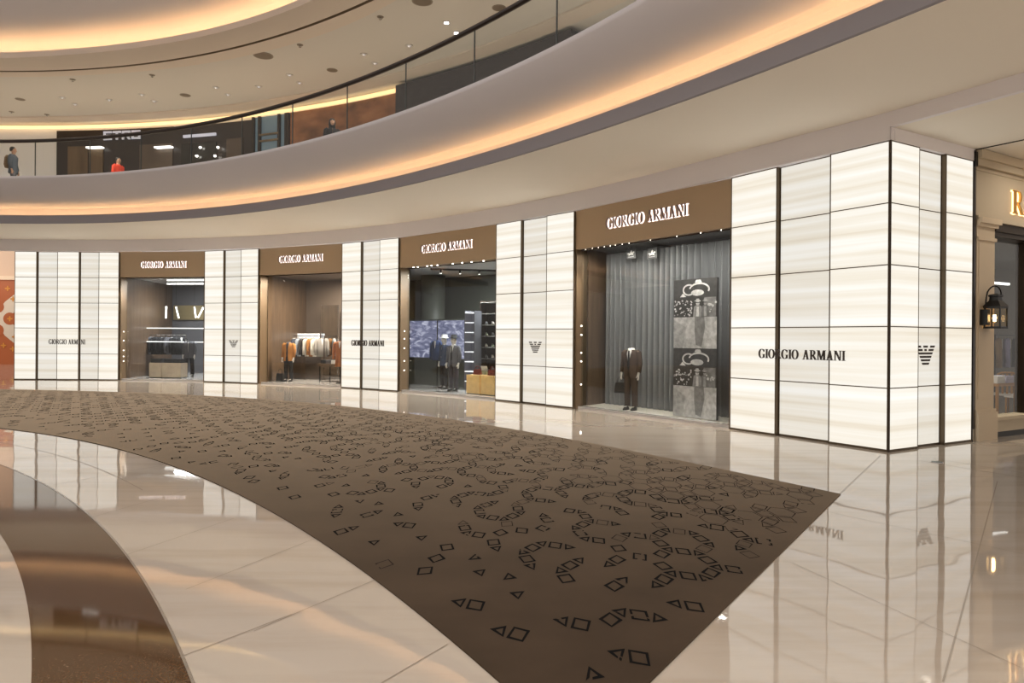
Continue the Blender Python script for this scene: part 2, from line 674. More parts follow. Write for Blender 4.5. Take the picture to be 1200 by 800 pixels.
def ring_polys(cx, cy, rx, ry, ix, iy, a0, a1, n):
    out = []
    for i in range(n):
        p, q = a0 + (a1 - a0) * i / n, a0 + (a1 - a0) * (i + 1) / n
        out.append([EL(cx, cy, rx, ry, p), EL(cx, cy, rx, ry, q), EL(cx, cy, ix, iy, q), EL(cx, cy, ix, iy, p)])
    return out


def rc(x0, y0, x1, y1):
    return [(x0, y0), (x1, y0), (x1, y1), (x0, y1)]


def dg(xa, xb, w):      # slanted stroke from the foot xa to the head xb
    return [(xa, 0), (xa + w, 0), (xb + w, 1), (xb, 1)]


SF = .055
GLYPH = {
    'I': ([rc(.10, 0, .25, 1), rc(0, 0, .35, SF), rc(0, 1 - SF, .35, 1)], .35),
    'O': (ring_polys(.45, .5, .45, .52, .29, .475, 0, 2 * math.pi, 28), .90),
    'G': (ring_polys(.46, .5, .46, .52, .30, .475, R(42), R(322), 24) + [rc(.69, .05, .84, .44), rc(.58, .40, .94, .44), rc(.76, .70, .81, .96)], .95),
    'R': ([rc(.10, 0, .25, 1), rc(0, 0, .35, SF), rc(0, 1 - SF, .30, 1), rc(.25, .94, .42, 1), rc(.25, .46, .42, .51)] + ring_polys(.42, .73, .27, .27, .12, .22, R(-90), R(90), 12)
          + [[(.34, .48), (.50, .48), (.86, 0), (.68, 0)], rc(.66, 0, .90, SF * .8)], .86),
    'A': ([dg(.10, .40, .05), dg(.62, .36, .16), rc(.22, .30, .68, .345), rc(0, 0, .26, SF), rc(.54, 0, .90, SF)], .90),
    'M': ([rc(.12, 0, .165, 1), [(.12, 1), (.30, 1), (.62, 0), (.50, 0)], [(.50, 0), (.56, 0), (.90, 1), (.84, 1)], rc(.86, 0, 1.02, 1), rc(.02, 0, .28, SF), rc(.76, 0, 1.12, SF), rc(0, 1 - SF, .28, 1), rc(.84, 1 - SF, 1.12, 1)], 1.12),
    'N': ([rc(.12, 0, .165, 1), [(.10, 1), (.28, 1), (.83, 0), (.70, 0)], rc(.775, 0, .82, 1), rc(.02, 0, .28, SF), rc(0, 1 - SF, .26, 1), rc(.66, 1 - SF, .94, 1)], .94),
    'L': ([rc(.10, 0, .25, 1), rc(0, 0, .35, SF), rc(0, 1 - SF, .35, 1), rc(.25, 0, .66, .06), rc(.62, 0, .66, .26)], .68),
}
BLOCK = {
    'E': ([rc(0, 0, .28, 1), rc(0, 0, 1.2, .24), rc(0, .40, 1.1, .60), rc(0, .78, 1.2, 1)], 1.2),
    'T': ([rc(0, .78, 1.2, 1), rc(.46, 0, .74, 1)], 1.2),
    'R': ([rc(0, 0, .28, 1), rc(0, .78, 1.2, 1), rc(.92, .4, 1.2, 1), rc(0, .34, 1.2, .54), [(.60, .40), (.90, .40), (1.24, 0), (.92, 0)]], 1.24),
    'O': ([rc(0, 0, .28, 1), rc(.98, 0, 1.26, 1), rc(0, .78, 1.26, 1), rc(0, 0, 1.26, .22)], 1.26),
}


def lettering(text, o, u, up, n, h, total, mat, parent, depth=.03, off=.0, glyph=GLYPH, glow=None, gap=.10, space=.42):
    """text starting at o along u, facing n, letter height h, fitted to a total width"""
    wsum = sum(space if c == ' ' else glyph[c][1] for c in text) + gap * (len(text) - 1)
    sx = total / wsum
    x = 0
    gm = MB()
    made = []
    for c in text:
        if c == ' ':
            x += space + gap
            continue
        polys, w = glyph[c]
        mb = MB()
        for i, p in enumerate(polys):
            mb.prism([o + u * ((x + a) * sx) + up * (b * h) + n * (off + .0004 * (i % 3)) for a, b in p], n * depth)
            if glow:
                pts = [Vector(((x + a) * sx, b * h, 0)) for a, b in p]
                cc = sum(pts, Vector()) / len(pts)
                g = [q + (q - cc).normalized() * h * .03 for q in pts]
                gm.prism([o + u * q.x + up * q.y + n * (.004 + .0004 * (i % 3)) for q in g], n * .01)
        made.append(mb.build('letter', mat, parent))
        x += w + gap
    if glow:
        gm.build('letter_backlight', glow, parent)
    return made


# ------------------------------------------------------------------ the onyx shopfront
UP = Vector((0, 0, 1))


def fp(px, H):
    y = FOC * 5.0 / H
    return Vector(((px - 600) / FOC * y, y, 0))


class Plane:
    """vertical plane through a and b; u along it, n towards the mall"""

    def __init__(s, a, b):
        s.a, s.b = a, b
        s.u = (b - a).normalized()
        s.n = Vector((s.u.y, -s.u.x, 0))
        s.w = (b - a).length

    def __call__(s, u, v, z):      # v: depth into the shop
        return s.a + s.u * u - s.n * v + UP * z

    def u_at(s, px, v=0.):
        d = Vector(((px - 600) / FOC, 1, 0))
        o = s.a - s.n * v
        k = d.x * s.u.y - d.y * s.u.x
        # camera + d*t = o + u*w
        t = (o.x * s.u.y - o.y * s.u.x) / k
        p = d * t
        return (p - o).dot(s.u)

    def uz(s, px, py, v=0.):
        u = s.u_at(px, v)
        p = s(u, v, 0)
        return u, CAMZ + (hz(px) - py) * p.y / FOC

    def box(s, mb, u0, u1, v0, v1, z0, z1):
        return mb.hexa([s(u0, v0, z0), s(u1, v0, z0), s(u1, v1, z0), s(u0, v1, z0)], [s(u0, v0, z1), s(u1, v0, z1), s(u1, v1, z1), s(u0, v1, z1)])


def onyx_face(root, P, cols, sides=(True, True), depth=.5):
    """cols: (u0, u1, recessed)"""
    for u0, u1, rec in cols:
        v = .08 if rec else 0.
        fr = MB()
        P.box(fr, u0, u1, v + .003, .17, 0, 5.0)
        if u0 == cols[0][0] or u1 == cols[-1][1]:
            P.box(fr, u0, u1, .17, depth, 0, 5.0)
        P.box(fr, u0, u1, v - .002, v + .02, 0, .03)
        fr.build('frame', M_FRAME, root)
        tl = MB()
        for k in range(5):
            P.box(tl, u0 + .026, u1 - .026, v, v + .03, .03 + .992 * k + .009, .03 + .992 * (k + 1) - .009)
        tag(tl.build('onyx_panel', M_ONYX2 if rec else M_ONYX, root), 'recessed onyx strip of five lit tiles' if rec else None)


def pillar(label, a, b, pxs, mid=None):
    P = Plane(a, b)
    root = thing('onyx_lightbox', label, 'lightbox', (a + b) / 2, 0, 'onyx lightbox piers of the shopfront')
    us = [P.u_at(x) for x in pxs]
    us[0], us[-1] = 0, P.w
    cols = [(us[i], us[i + 1], i % 2 == 1) for i in range(len(us) - 1)]
    onyx_face(root, P, cols)
    return P, root


F = dict(a0=fp(16.5, 150.4), a1=fp(139, 150.2), b0=fp(239, 153.2), b1=fp(302.3, 158.4), c0=fp(400, 169.1), c1=fp(466.5, 180.2), d0=fp(580.5, 206.2), d1=fp(672, 231.5), e0=fp(855.5, 294.3), e1=fp(1042.3, 366.1))
P1, r1 = pillar('lit onyx pier of five strips beside the orange patterned wall', F['a0'], F['a1'], [16.5, 42.5, 66.4, 92.3, 115, 139])
P2, r2 = pillar('lit onyx pier with an eagle emblem, between dark-suit window and glass entrance', F['b0'], F['b1'], [239, 261.5, 281.5, 302.3])
P3, r3 = pillar('lit onyx pier of three strips with small dark lettering across its middle', F['c0'], F['c1'], [400, 422.5, 444, 466.5])
P4, r4 = pillar('lit onyx pier of three strips beside the curtained display window', F['d0'], F['d1'], [580.5, 610, 639.5, 672])
# corner pier, two faces
PC = Plane(F['e0'], F['e1'])
rc_ = thing('onyx_lightbox', 'large lit onyx corner pier with two faces beside the tan shop', 'lightbox', F['e1'], 0, 'onyx lightbox piers of the shopfront')
onyx_face(rc_, PC, [(0, PC.u_at(909.5), False), (PC.u_at(909.5), PC.u_at(971), True), (PC.u_at(971), PC.w - .012, False)], depth=.6)
dirR = PC.u.x * Vector((0, 0, 0))
NR = Vector((-PC.n.x, 0, 0))
RDIR = Vector((-PC.n.x, -PC.n.y, 0)).normalized()       # right face runs square to the left one
PR = Plane(F['e1'], F['e1'] + RDIR * 2.46)
uD, uE0, uE = PR.u_at(1076.8), PR.u_at(1104), PR.u_at(1139.5)
onyx_face(rc_, PR, [(.012, uD, False), (uD, PR.u_at(1107.5), True), (PR.u_at(1107.5), uE, False)], depth=.6)
cm = MB()
PC.box(cm, PC.w - .022, PC.w + .004, -.004, .022, 0, 5.0)
cm.build('corner_post', M_DARKBRONZE, rc_)


def eagle(P, u, z, w, label, v):
    o = thing('eagle_emblem', label, 'emblem', P(u, v, z))
    hgt = w * .62
    rows = 6
    for i in range(rows):
        f = 1 - i / rows
        z1 = z + hgt * f
        z0 = z1 - hgt / rows * .62
        hw0 = w / 2 * (f * .74 + .26)
        hw1 = w / 2 * ((f - .62 / rows) * .74 + .26)
        cuts = [(-1, -.54), (-.22, .22), (.54, 1)] if i == 0 else [(-1, -.42), (-.12, .12), (.42, 1)] if i == 1 else [(-1, 1)] if i in (2, 5) else [(-1, -.40), (-.30, .34), (.42, 1)] if i == 3 else [(-1, -.5), (-.36, -.06), (.06, .34), (.48, 1)]
        for a, b in cuts:
            mb = MB()
            mb.prism([P(u + a * hw1, v, z0), P(u + b * hw1, v, z0), P(u + b * hw0, v, z1), P(u + a * hw0, v, z1)], P.n * .012)
            mb.build('stripe', M_LETTER, o)
    return o


def pier_text(P, px0, px1, py, label, h=.19):
    u0, z0 = P.uz(px0, py)
    u1 = P.u_at(px1)
    root = thing('pier_lettering', label, 'lettering', P(u0, -.01, z0))
    lettering('GIORGIO ARMANI', P(u0, 0, z0), P.u, UP, P.n, h, u1 - u0, M_LETTER, root, depth=.03, off=.022)


pier_text(P1, 58, 100.5, 402, 'small dark shop lettering on the five-strip onyx pier, partly washed out')
pier_text(P3, 413, 451, 404.5, 'small dark shop lettering across the onyx pier right of the glass entrance')
pier_text(PC, 891, 992, 419.8, 'large dark shop lettering across the left face of the corner pier', .17)
u, z = P2.uz(272, 406.5)
eagle(P2, u, z, .44, 'small dark striped eagle emblem on the onyx pier right of the dark-suit window', .08)
u, z = P4.uz(625, 414)
eagle(P4, u, z, .50, 'dark striped eagle emblem on the onyx pier left of the curtained window', .08)
u, z = PR.uz(1090, 430)
eagle(PR, u, z, .56, 'dark striped eagle emblem on the right face of the corner pier', .08)

# ------------------------------------------------------------------ the four openings
W1, W2, W3, W4 = Plane(F['a1'], F['b0']), Plane(F['b1'], F['c0']), Plane(F['c1'], F['d0']), Plane(F['d1'], F['e0'])
M_SHOPFLOOR = pmat('shop_floor', (.50, .48, .46), .12)
M_SHOPCEIL = pmat('shop_ceiling', (.50, .50, .50), .6)
M_GREYWALL = pmat('grey_wall', (.11, .11, .12), .4)
M_BROWNWALL = pmat('brown_wall', (.15, .115, .09), .45)
M_GREENWALL = pmat('green_grey_wall', (.10, .105, .085), .45)


M_JAMB = pmat('bronze_jamb', (.20, .14, .085), .35, .3)


WASH = 205


def opening(idx, W, name_l, letters_px, py, depth, wall_m, ceil_m, floor_m, mull, panes_v=.35, sz=.24, spots=(), room_l=True, el=.22, er=.22):
    sg = thing('shop_sign', name_l, 'sign', W(W.w / 2, 0, 4.03), 0, 'bronze signs over the shop windows')
    mb = MB()
    W.box(mb, .0, W.w, .05, .40, 4.03, 5.0)
    mb.build('fascia_panel', M_BRONZE, sg)
    u0, z0 = W.uz(letters_px[0], py, .05)
    u1 = W.u_at(letters_px[1], .05)
    lettering('GIORGIO ARMANI', W(u0, .05, z0), W.u, UP, W.n, sz, u1 - u0, M_LETTERW, sg, depth=.012, off=.07, glow=M_GLOW)
    for s in spots:
        u, _ = W.uz(s, 300, .2)
        mb = MB()
        mb.lathe([(.0, 4.01), (.022, 4.01), (.022, 4.03), (0, 4.03)], W(u, .2, 0), 10)
        mb.build('spotlight', M_SPOT, sg)
    # frame and panes
    fr = thing('window_%d' % idx, None, None, W(W.w / 2, panes_v, 0))
    struct(fr)
    mb = MB()
    W.box(mb, 0, W.w, panes_v - .04, panes_v + .04, 4.0, 4.04)
    mb.build('window_frame', M_DARKBRONZE, fr)
    for q in (0, W.w - .05):
        mb = MB()
        W.box(mb, q, q + .05, .05, panes_v + .06, 0, 4.03)
        mb.build('jamb', M_JAMB, fr)
    mb = MB()
    W.box(mb, 0, W.w, .12, panes_v + .08, 0, .06)
    mb.build('sill', M_SHOPFLOOR, fr)
    edges = [.05] + [W.u_at(m, panes_v) for m in mull] + [W.w - .05]
    for a, b in zip(edges[:-1], edges[1:]):
        mb = MB()
        W.box(mb, a + .004, b - .004, panes_v - .006, panes_v + .006, .06, 4.0)
        mb.build('pane', M_GLASS, fr)
    # the room behind
    e, g = depth * el, depth * er
    mb = MB(); mb.prism([W(-.3, panes_v + .08, 0), W(W.w + .3, panes_v + .08, 0), W(W.w + g, depth, 0), W(-e, depth, 0)], (0, 0, .055)); struct(mb.build('floor_shop', floor_m))
    mb = MB(); mb.prism([W(-.3, .41, 4.06), W(W.w + .3, .41, 4.06), W(W.w + g, depth, 4.06), W(-e, depth, 4.06)], (0, 0, .05)); struct(mb.build('ceiling_shop', ceil_m))
    mb = MB(); mb.prism([W(-e, depth, 0), W(W.w + g, depth, 0), W(W.w + g, depth + .1, 0), W(-e, depth + .1, 0)], (0, 0, 4.2)); struct(mb.build('wall_shop_back', wall_m))
    mb = MB(); mb.prism([W(-.02, .51, 0), W(-.14, .51, 0), W(-e - .1, depth, 0), W(-e, depth, 0)], (0, 0, 4.2)); struct(mb.build('wall_shop_left', M_WOOD if room_l else wall_m))
    mb = MB(); mb.prism([W(W.w + .02, .51, 0), W(W.w + .14, .51, 0), W(W.w + g + .1, depth, 0), W(W.w + g, depth, 0)], (0, 0, 4.2)); struct(mb.build('wall_shop_right', wall_m))
    # the lamps under the sign wash the marble in front of the shop
    for k in range(3):
        d = bpy.data.lights.new('sign_downlight', 'SPOT')
        d.energy, d.spot_size, d.spot_blend, d.color, d.shadow_soft_size = WASH, R(120), .7, (1, .90, .78), .04
        o = bpy.data.objects.new('sign_downlight', d); COL.objects.link(o)
        o.location = W(W.w * (k + .5) / 3, .12, 3.99)
        o.rotation_euler = (W(W.w * (k + .5) / 3, -1.6, 0) - o.location).to_track_quat('-Z', 'Y').to_euler()
    return sg, fr


def jamb_lights(fr, W, px, pys):
    for y in pys:
        u, z = W.uz(px, y, .16)
        mb = MB()
        p = W(.052, .2, z)
        mb.prism([p, p + UP * .025, p + UP * .025 - W.n * .03, p - W.n * .03], W.u * .012)
        mb.build('jamb_spotlight', M_SPOT, fr)


s1, f1 = opening(1, W1, 'bronze shop sign over the far window with dark suits', (165, 218), 313, 5.0, M_GREYWALL, M_SHOPCEIL, M_SHOPFLOOR, (194,))
s2, f2 = opening(2, W2, 'bronze shop sign over the glass entrance with the orange jacket', (327, 378), 307.5, 3.4, M_BROWNWALL, M_BROWNWALL, M_SHOPFLOOR, (332, 355, 378), er=-.15)
s3, f3 = opening(3, W3, 'bronze shop sign over the window with two yellow boxes', (494, 553), 296.5, 4.0, M_GREENWALL, M_SHOPCEIL, M_SHOPFLOOR, (493, 525), el=1.25, room_l=False, spots=(484, 489, 500, 505, 512, 530, 541, 552, 566))
s4, f4 = opening(4, W4, 'largest bronze shop sign, over the grey curtained window', (711.5, 806), 268.5, 1.9, M_DARKWALL, M_DARKWALL, pmat('display_base', (.88, .84, .76), .3), (758.5,), panes_v=.22, sz=.25,
                 spots=(686, 694, 701, 708, 715, 721, 729, 737, 762, 793, 821, 845))
jamb_lights(f1, W1, 145, (388, 398.5, 410, 417, 422.5))
jamb_lights(f3, W3, 472, (388, 397, 408, 423, 434))
jamb_lights(f4, W4, 677, (382.5, 393, 414, 424, 451))
for W, pw, c, dd in ((W1, 240, (.95, .97, 1), 5), (W2, 300, (1, .88, .74), 3.4), (W3, 210, (.92, .97, 1), 4.0)):
    p = W(W.w / 2, dd * .5, 3.95)
    area('shop_ceiling_light', p, 1.8, pw, c, target=p - UP, sizey=.3)
p = W4(W4.w / 2, .30, 3.93)
area('display_light', p, 4.2, 82, (1, .95, .88), target=W4(W4.w / 2, .85, 0), sizey=.12)

# -------- clothes and mannequins
UPV = UP


def ell(cx, cy, z, a, b, n=16):
    return [Vector((cx + a * math.cos(2 * math.pi * k / n), cy + b * math.sin(2 * math.pi * k / n), z)) for k in range(n)]


def col_mat(name, c, r=.85):
    return pmat(name, c, r)


def torso_rings(sh=1.0):
    return [ell(0, 0, .80, .185 * sh, .125), ell(0, 0, .95, .175 * sh, .120), ell(0, 0, 1.10, .165 * sh, .112), ell(0, 0, 1.25, .190 * sh, .122), ell(0, 0, 1.36, .205 * sh, .115), ell(0, .0, 1.43, .165 * sh, .085), ell(0, .0, 1.47, .075, .06)]


def figure_parts(root, jacket, trousers, skin, shirt=None, shoe=None, head=False, hair=None, hat=None, long_coat=False, bag=None, stride=.0, parts=None):
    """a standing figure in local coordinates, facing -y, 1.75 m tall with its head"""
    # the body: one skinned surface with palms and fingers
    vs, es, rd = [], [], []

    def v(p, r, par=None):
        vs.append(p); rd.append(r)
        if par is not None:
            es.append((par, len(vs) - 1))
        return len(vs) - 1
    pel = v((0, 0, .95), (.13, .10))
    w = v((0, 0, 1.12), (.115, .09), pel)
    ch = v((0, 0, 1.32), (.135, .10), w)
    nk = v((0, 0, 1.47), (.055, .055), ch)
    if head:
        v((0, -.01, 1.53), (.055, .06), nk)
        h1 = v((0, -.02, 1.60), (.072, .088), len(vs) - 1)
        h2 = v((0, -.01, 1.68), (.078, .095), h1)
        v((0, .0, 1.74), (.05, .06), h2)
        v((0, -.125, 1.615), (.012, .012), h1)           # nose
        v((.082, .0, 1.625), (.010, .018), h1)
        v((-.082, .0, 1.625), (.010, .018), h1)
    for s in (-1, 1):
        sh = v((s * .17, 0, 1.40), (.06, .06), ch)
        el = v((s * .23, .02, 1.14), (.042, .042), sh)
        wr = v((s * .235, -.05, .90), (.026, .026), el)
        pm = v((s * .235, -.065, .83), (.030, .018), wr)
        for k in range(4):
            f1 = v((s * .235 + (k - 1.5) * .003, -.095 + k * .018, .775 - .004 * (k in (1, 2))), (.009, .009), pm)
            v((s * .225, -.100 + k * .018, .735 - .008 * (k in (1, 2))), (.007, .007), f1)
        th = v((s * .215, -.105, .82), (.010, .010), wr)
        v((s * .205, -.120, .785), (.008, .008), th)
        hp = v((s * .09, 0, .90), (.085, .085), pel)
        kn = v((s * .10, -.02 + stride * s * .12, .50), (.058, .058), hp)
        an = v((s * .10, .02 + stride * s * .25, .09), (.040, .040), kn)
        v((s * .11, -.12 + stride * s * .25, .045), (.035, .03), an)
    me = bpy.data.meshes.new('body')
    me.from_pydata([Vector(p) for p in vs], es, [])
    o = bpy.data.objects.new('body', me)
    COL.objects.link(o)
    sk = o.modifiers.new('skin', 'SKIN')
    sv = me.skin_vertices[0].data
    for i, r in enumerate(rd):
        sv[i].radius = r
    sv[0].use_root = True
    sb = o.modifiers.new('sub', 'SUBSURF')
    sb.levels = sb.render_levels = 1
    me.materials.append(skin)
    o.parent = root
    ORG[o.name] = ORG[root.name]
    # trousers
    tr = MB()
    tr.loft([ell(0, 0, .84, .155, .118), ell(0, 0, .95, .160, .118), ell(0, 0, 1.03, .150, .110)])
    for s in (-1, 1):
        tr.tube([(s * .085, 0, .92), (s * .10, -.01 + stride * s * .12, .52), (s * .105, .01 + stride * s * .25, .10)], [.098, .080, .070], 12)
    tr.build('trousers', trousers, root, local=True, smooth=True)
    # jacket: front edges part over the shirt
    jk = MB()
    hem = .48 if long_coat else .78
    rings = []
    zz = [hem, .95, 1.10, 1.25, 1.36, 1.43, 1.475]
    aa = [.205, .190, .180, .205, .222, .175, .072]
    bb = [.145, .135, .125, .135, .125, .095, .065]
    gap = [.55, .36, .16, .34, .48, .70, 1.05]
    for z, a, b, g in zip(zz, aa, bb, gap):
        if shirt is None:
            g = g * .12
        n = 20
        t0 = -math.pi / 2 + g * .5
        rings.append([Vector((a * math.cos(t0 + (2 * math.pi - g) * k / n), b * math.sin(t0 + (2 * math.pi - g) * k / n), z)) for k in range(n + 1)])
    jk.loft(rings, cap=False, closed=False)
    for s in (-1, 1):
        jk.tube([(s * .150, 0, 1.43), (s * .195, 0, 1.385), (s * .232, .015, 1.14), (s * .238, -.045, .915)], [.055, .075, .062, .050], 12)
    jk.build('jacket', jacket, root, local=True, smooth=True)
    if shirt:
        sm = MB()
        sm.loft([ell(0, 0, .93, .150, .112), ell(0, 0, 1.10, .150, .112), ell(0, 0, 1.25, .172, .118), ell(0, 0, 1.36, .180, .105), ell(0, 0, 1.43, .135, .078), ell(0, 0, 1.50, .062, .060)])
        sm.build('shirt', shirt, root, local=True, smooth=True)
        tie = MB()
        tie.prism([(-.018, -.118, 1.44), (.018, -.118, 1.44), (.034, -.138, 1.02), (0, -.138, .97), (-.034, -.138, 1.02)], (0, .006, 0))
        tie.build('tie', M_SUIT, root, local=True)
    if shoe:
        for s in (-1, 1):
            m = MB()
            yy = stride * s * .25
            m.loft([ell(s * .108, -.05 + yy, 0, .045, .135, 12), ell(s * .108, -.05 + yy, .03, .047, .137, 12), ell(s * .108, -.03 + yy, .07, .040, .10, 12), ell(s * .106, .03 + yy, .11, .036, .045, 12)])
            m.build('shoe', shoe, root, local=True, smooth=True)
    if hair:
        m = MB()
        m.lathe([(.0, 1.585), (.088, 1.60), (.098, 1.66), (.092, 1.715), (.06, 1.76), (.0, 1.775)], (0, .022, 0), 14)
        m.build('hair', hair, root, local=True, smooth=True)
    if hat:
        m = MB()
        m.lathe([(.0, 1.70), (.17, 1.69), (.17, 1.70), (.10, 1.72), (.095, 1.80), (.06, 1.82), (.0, 1.815)], (0, 0, 0), 18)
        m.build('hat', hat, root, local=True, smooth=True)


def handbag(label, loc, rz, m, w=.32, h=.24, d=.13, hold=False):
    r = thing('handbag', label, 'handbag', loc, rz)
    mb = MB()
    mb.loft([[Vector((x * w / 2 * a, y * d / 2 * a, z)) for x, y in ((-1, -.8), (-.8, -1), (.8, -1), (1, -.8), (1, .8), (.8, 1), (-.8, 1), (-1, .8))] for z, a in ((0, .96), (h * .1, 1), (h * .8, .86), (h, .72))])
    mb.build('bag_body', m, r, local=True)
    mb = MB()
    mb.tube([(w * .30 * math.cos(t), 0, h * .98 + h * .55 * math.sin(t)) for t in [math.pi * k / 10 for k in range(11)]], .010, 8)
    mb.build('handle', m, r, local=True, smooth=True)
    mb = MB()
    mb.prism([(-w * .40, -d * .5, h * .45), (w * .40, -d * .5, h * .45), (w * .36, -d * .40, h * .98), (-w * .36, -d * .40, h * .98)], (0, -.008, 0))
    mb.build('flap', m, r, local=True)
    return r


def face_angle(W, turn=0.):
    """rotation that turns local -y towards the mall"""
    return math.atan2(W.n.y, W.n.x) + math.pi / 2 + turn


M_ORANGE = col_mat('orange_tan_jacket', (.42, .17, .035))
M_BROWNSUIT = col_mat('brown_suit', (.060, .036, .024))
M_SHIRT = col_mat('white_shirt', (.75, .74, .72))
M_NAVY = col_mat('navy_cloth', (.03, .045, .09))
M_GREYCL = col_mat('grey_cloth', (.10, .10, .115))
M_SHOE = col_mat('black_leather', (.012, .011, .010), .3)
M_RED = col_mat('dark_red_leather', (.16, .022, .014), .35)

FZ = .055
# W1
p = W1(W1.u_at(222, 2.0), 2.0, FZ)
r = thing('mannequin', 'headless mannequin in dark grey sweater and black trousers beside the rail of dark suits', 'mannequin', p, face_angle(W1, .2))
figure_parts(r, M_GREYCL, M_SUIT, M_SKINW, None, M_SHOE, stride=.4)
M_PLINTH = pmat('pale_wood_plinth', (.55, .45, .34), .5, noise=(3, .12))
for i, (xa, xb, lab) in enumerate(((175, 188.5, 'pale wooden display plinth, narrower of the two under the dark suits'), (190, 212, 'pale wooden display plinth, wider of the two under the dark suits'))):
    ua, ub = W1.u_at(xa, 1.0), W1.u_at(xb, 1.0)
    root = thing('display_plinth', lab, 'plinth', W1((ua + ub) / 2, 1.2, FZ), 0, 'plinths in the far window')
    mb = MB(); W1.box(mb, ua, ub, 1.0, 1.45, FZ + .03, .66); mb.build('plinth_body', M_PLINTH, root)
    mb = MB(); W1.box(mb, ua + .03, ub - .03, 1.03, 1.42, FZ, FZ + .03); mb.build('base', M_BLACK, root)
    for q in range(2 if i else 1):
        w = (ub - ua) / (2 if i else 1)
        mb = MB()
        for s in range(3):
            W1.box(mb, ua + q * w + .03 + .008 * s, ua + (q + 1) * w - .03, 1.05, 1.38, .662 + .055 * s, .662 + .055 * s + .05)
        tag(mb.build('folded_sweaters', M_SUIT), 'stack of folded black sweaters on the %s plinth' % (['narrow', 'wide'][i] + (' wooden' if not i else ', its left half' if q == 0 else ', its right half')), 'clothes')


def rail(W, px0, px1, v, z, label, mat):
    a, b = W(W.u_at(px0, v), v, 0), W(W.u_at(px1, v), v, 0)
    r = thing('clothes_rail', label, 'clothes rail', a.lerp(b, .5) + UP * FZ)
    mb = MB(); mb.tube([a + UP * z, b + UP * z], .015, 8); mb.build('rail', mat, r)
    for q in (a, b):
        mb = MB(); mb.tube([q + UP * FZ, q + UP * (z + .02)], .018, 8); mb.build('post', mat, r)
        mb = MB(); mb.lathe([(0, FZ), (.14, FZ), (.14, FZ + .02), (0, FZ + .02)], q, 16); mb.build('foot', mat, r)
    return a, b


def hang_jacket(label, loc, rz, m, z, ln=.74, group=None, lining=None):
    r = thing('hanging_jacket', label, 'jacket', loc, rz, group)
    mb = MB()
    mb.loft([ell(0, 0, z - ln, .20, .085, 14), ell(0, 0, z - ln * .55, .185, .08, 14), ell(0, 0, z - .22, .21, .085, 14), ell(0, 0, z - .10, .20, .07, 14), ell(0, 0, z - .055, .06, .045, 14)])
    mb.build('jacket_body', m, r, local=True, smooth=True)
    for s in (-1, 1):
        mb = MB()
        mb.tube([(s * .17, 0, z - .10), (s * .225, 0, z - .17), (s * .25, -.01, z - .45), (s * .245, -.03, z - .72)], [.05, .066, .056, .045], 10)
        mb.build('sleeve', m, r, local=True, smooth=True)
    mb = MB()
    mb.prism([(-.05, -.078, z - .07), (.05, -.078, z - .07), (.0, -.088, z - .34)], (0, -.004, 0))
    mb.build('lapel', lining or M_SHIRT, r, local=True)
    mb = MB()
    mb.tube([(-.16, 0, z - .10), (0, 0, z - .04), (.16, 0, z - .10)], .010, 6)
    mb.tube([(0, 0, z - .04), (0, 0, z + .02)] + [(.02 * math.sin(q) * 1.0, 0, z + .035 - .015 * math.cos(q)) for q in (0.4, 1.2, 2.2, 3.0)], .004, 6)
    mb.build('hanger', M_STEEL, r, local=True)
    return r


a, b = rail(W1, 168, 218, 2.6, 1.78, 'dark clothes rail hung with black suits in the far window', M_STEEL)
for i in range(8):
    q = a.lerp(b, (i + .6) / 8.6)
    hang_jacket('%s dark suit jacket from the left on the rail in the far window' % ordinal(i), Vector((q.x, q.y, 0)), face_angle(W1, R(52)), [M_SUIT, M_GREYCL, M_SUIT, M_SUIT][i % 4], 1.75, .80, 'dark suit jackets in the far window', M_SHIRT if i % 2 else M_GREYCL)
for i, (x0, y0, x1, y1) in enumerate([(184.2, 357.4, 181.7, 372.3), (194.6, 358, 194.2, 372), (206, 358.7, 209.3, 372), (227.6, 358.7, 229.3, 371.4), (238, 359.5, 232, 371.4)]):
    (ua, za), (ub, zb) = W1.uz(x0, y0, 3.6), W1.uz(x1, y1, 3.6)
    root = thing('pendant_lamp', '%s slanted white light rod from the left above the dark suits' % ordinal(i), 'lamp', W1(ub, 3.6, zb), 0, 'light rods in the far window')
    mb = MB(); mb.tube([W1(ua, 3.6, za), W1(ub, 3.6, zb)], .035, 8); mb.build('light_rod', M_WHITELED, root)
    mb = MB(); mb.tube([W1(ua, 3.6, za), W1(ua, 3.6, 4.06)], .006, 6); mb.build('cord', M_BLACK, root)
(ua, za), (ub, zb) = W1.uz(164.5, 383, 2.3), W1.uz(243, 400.5, 2.3)
root = thing('light_frame', 'thin white rectangular light frame hanging in front of the dark suits', 'light frame', W1((ua + ub) / 2, 2.3, zb))
mb = MB()
for q in ((ua, ub, za - .03, za), (ua, ub, zb, zb + .03), (ua, ua + .05, zb, za), (ub - .04, ub, zb, za)):
    W1.box(mb, q[0], q[1], 2.3, 2.33, q[2], q[3])
mb.build('light_tube', M_WHITELED, root)
mb = MB()
for uu in (ua + .1, ub - .1):
    mb.tube([W1(uu, 2.315, za), W1(uu, 2.315, 4.06)], .005, 6)
mb.build('suspension_wire', M_STEEL, root)
for i, (v_, lab) in enumerate(((1.6, 'white linear ceiling lamp close behind the far window glass'), (3.6, 'white linear ceiling lamp deeper inside the far shop'))):
    mb = MB(); W1.box(mb, W1.u_at(195, v_), W1.w, v_, v_ + .05, 4.00, 4.055)
    tag(mb.build('linear_lamp', M_WHITELED), lab, 'lamp')
(ua, za), (ub, zb) = W1.uz(203, 357, 4.9), W1.uz(245, 374, 4.9)
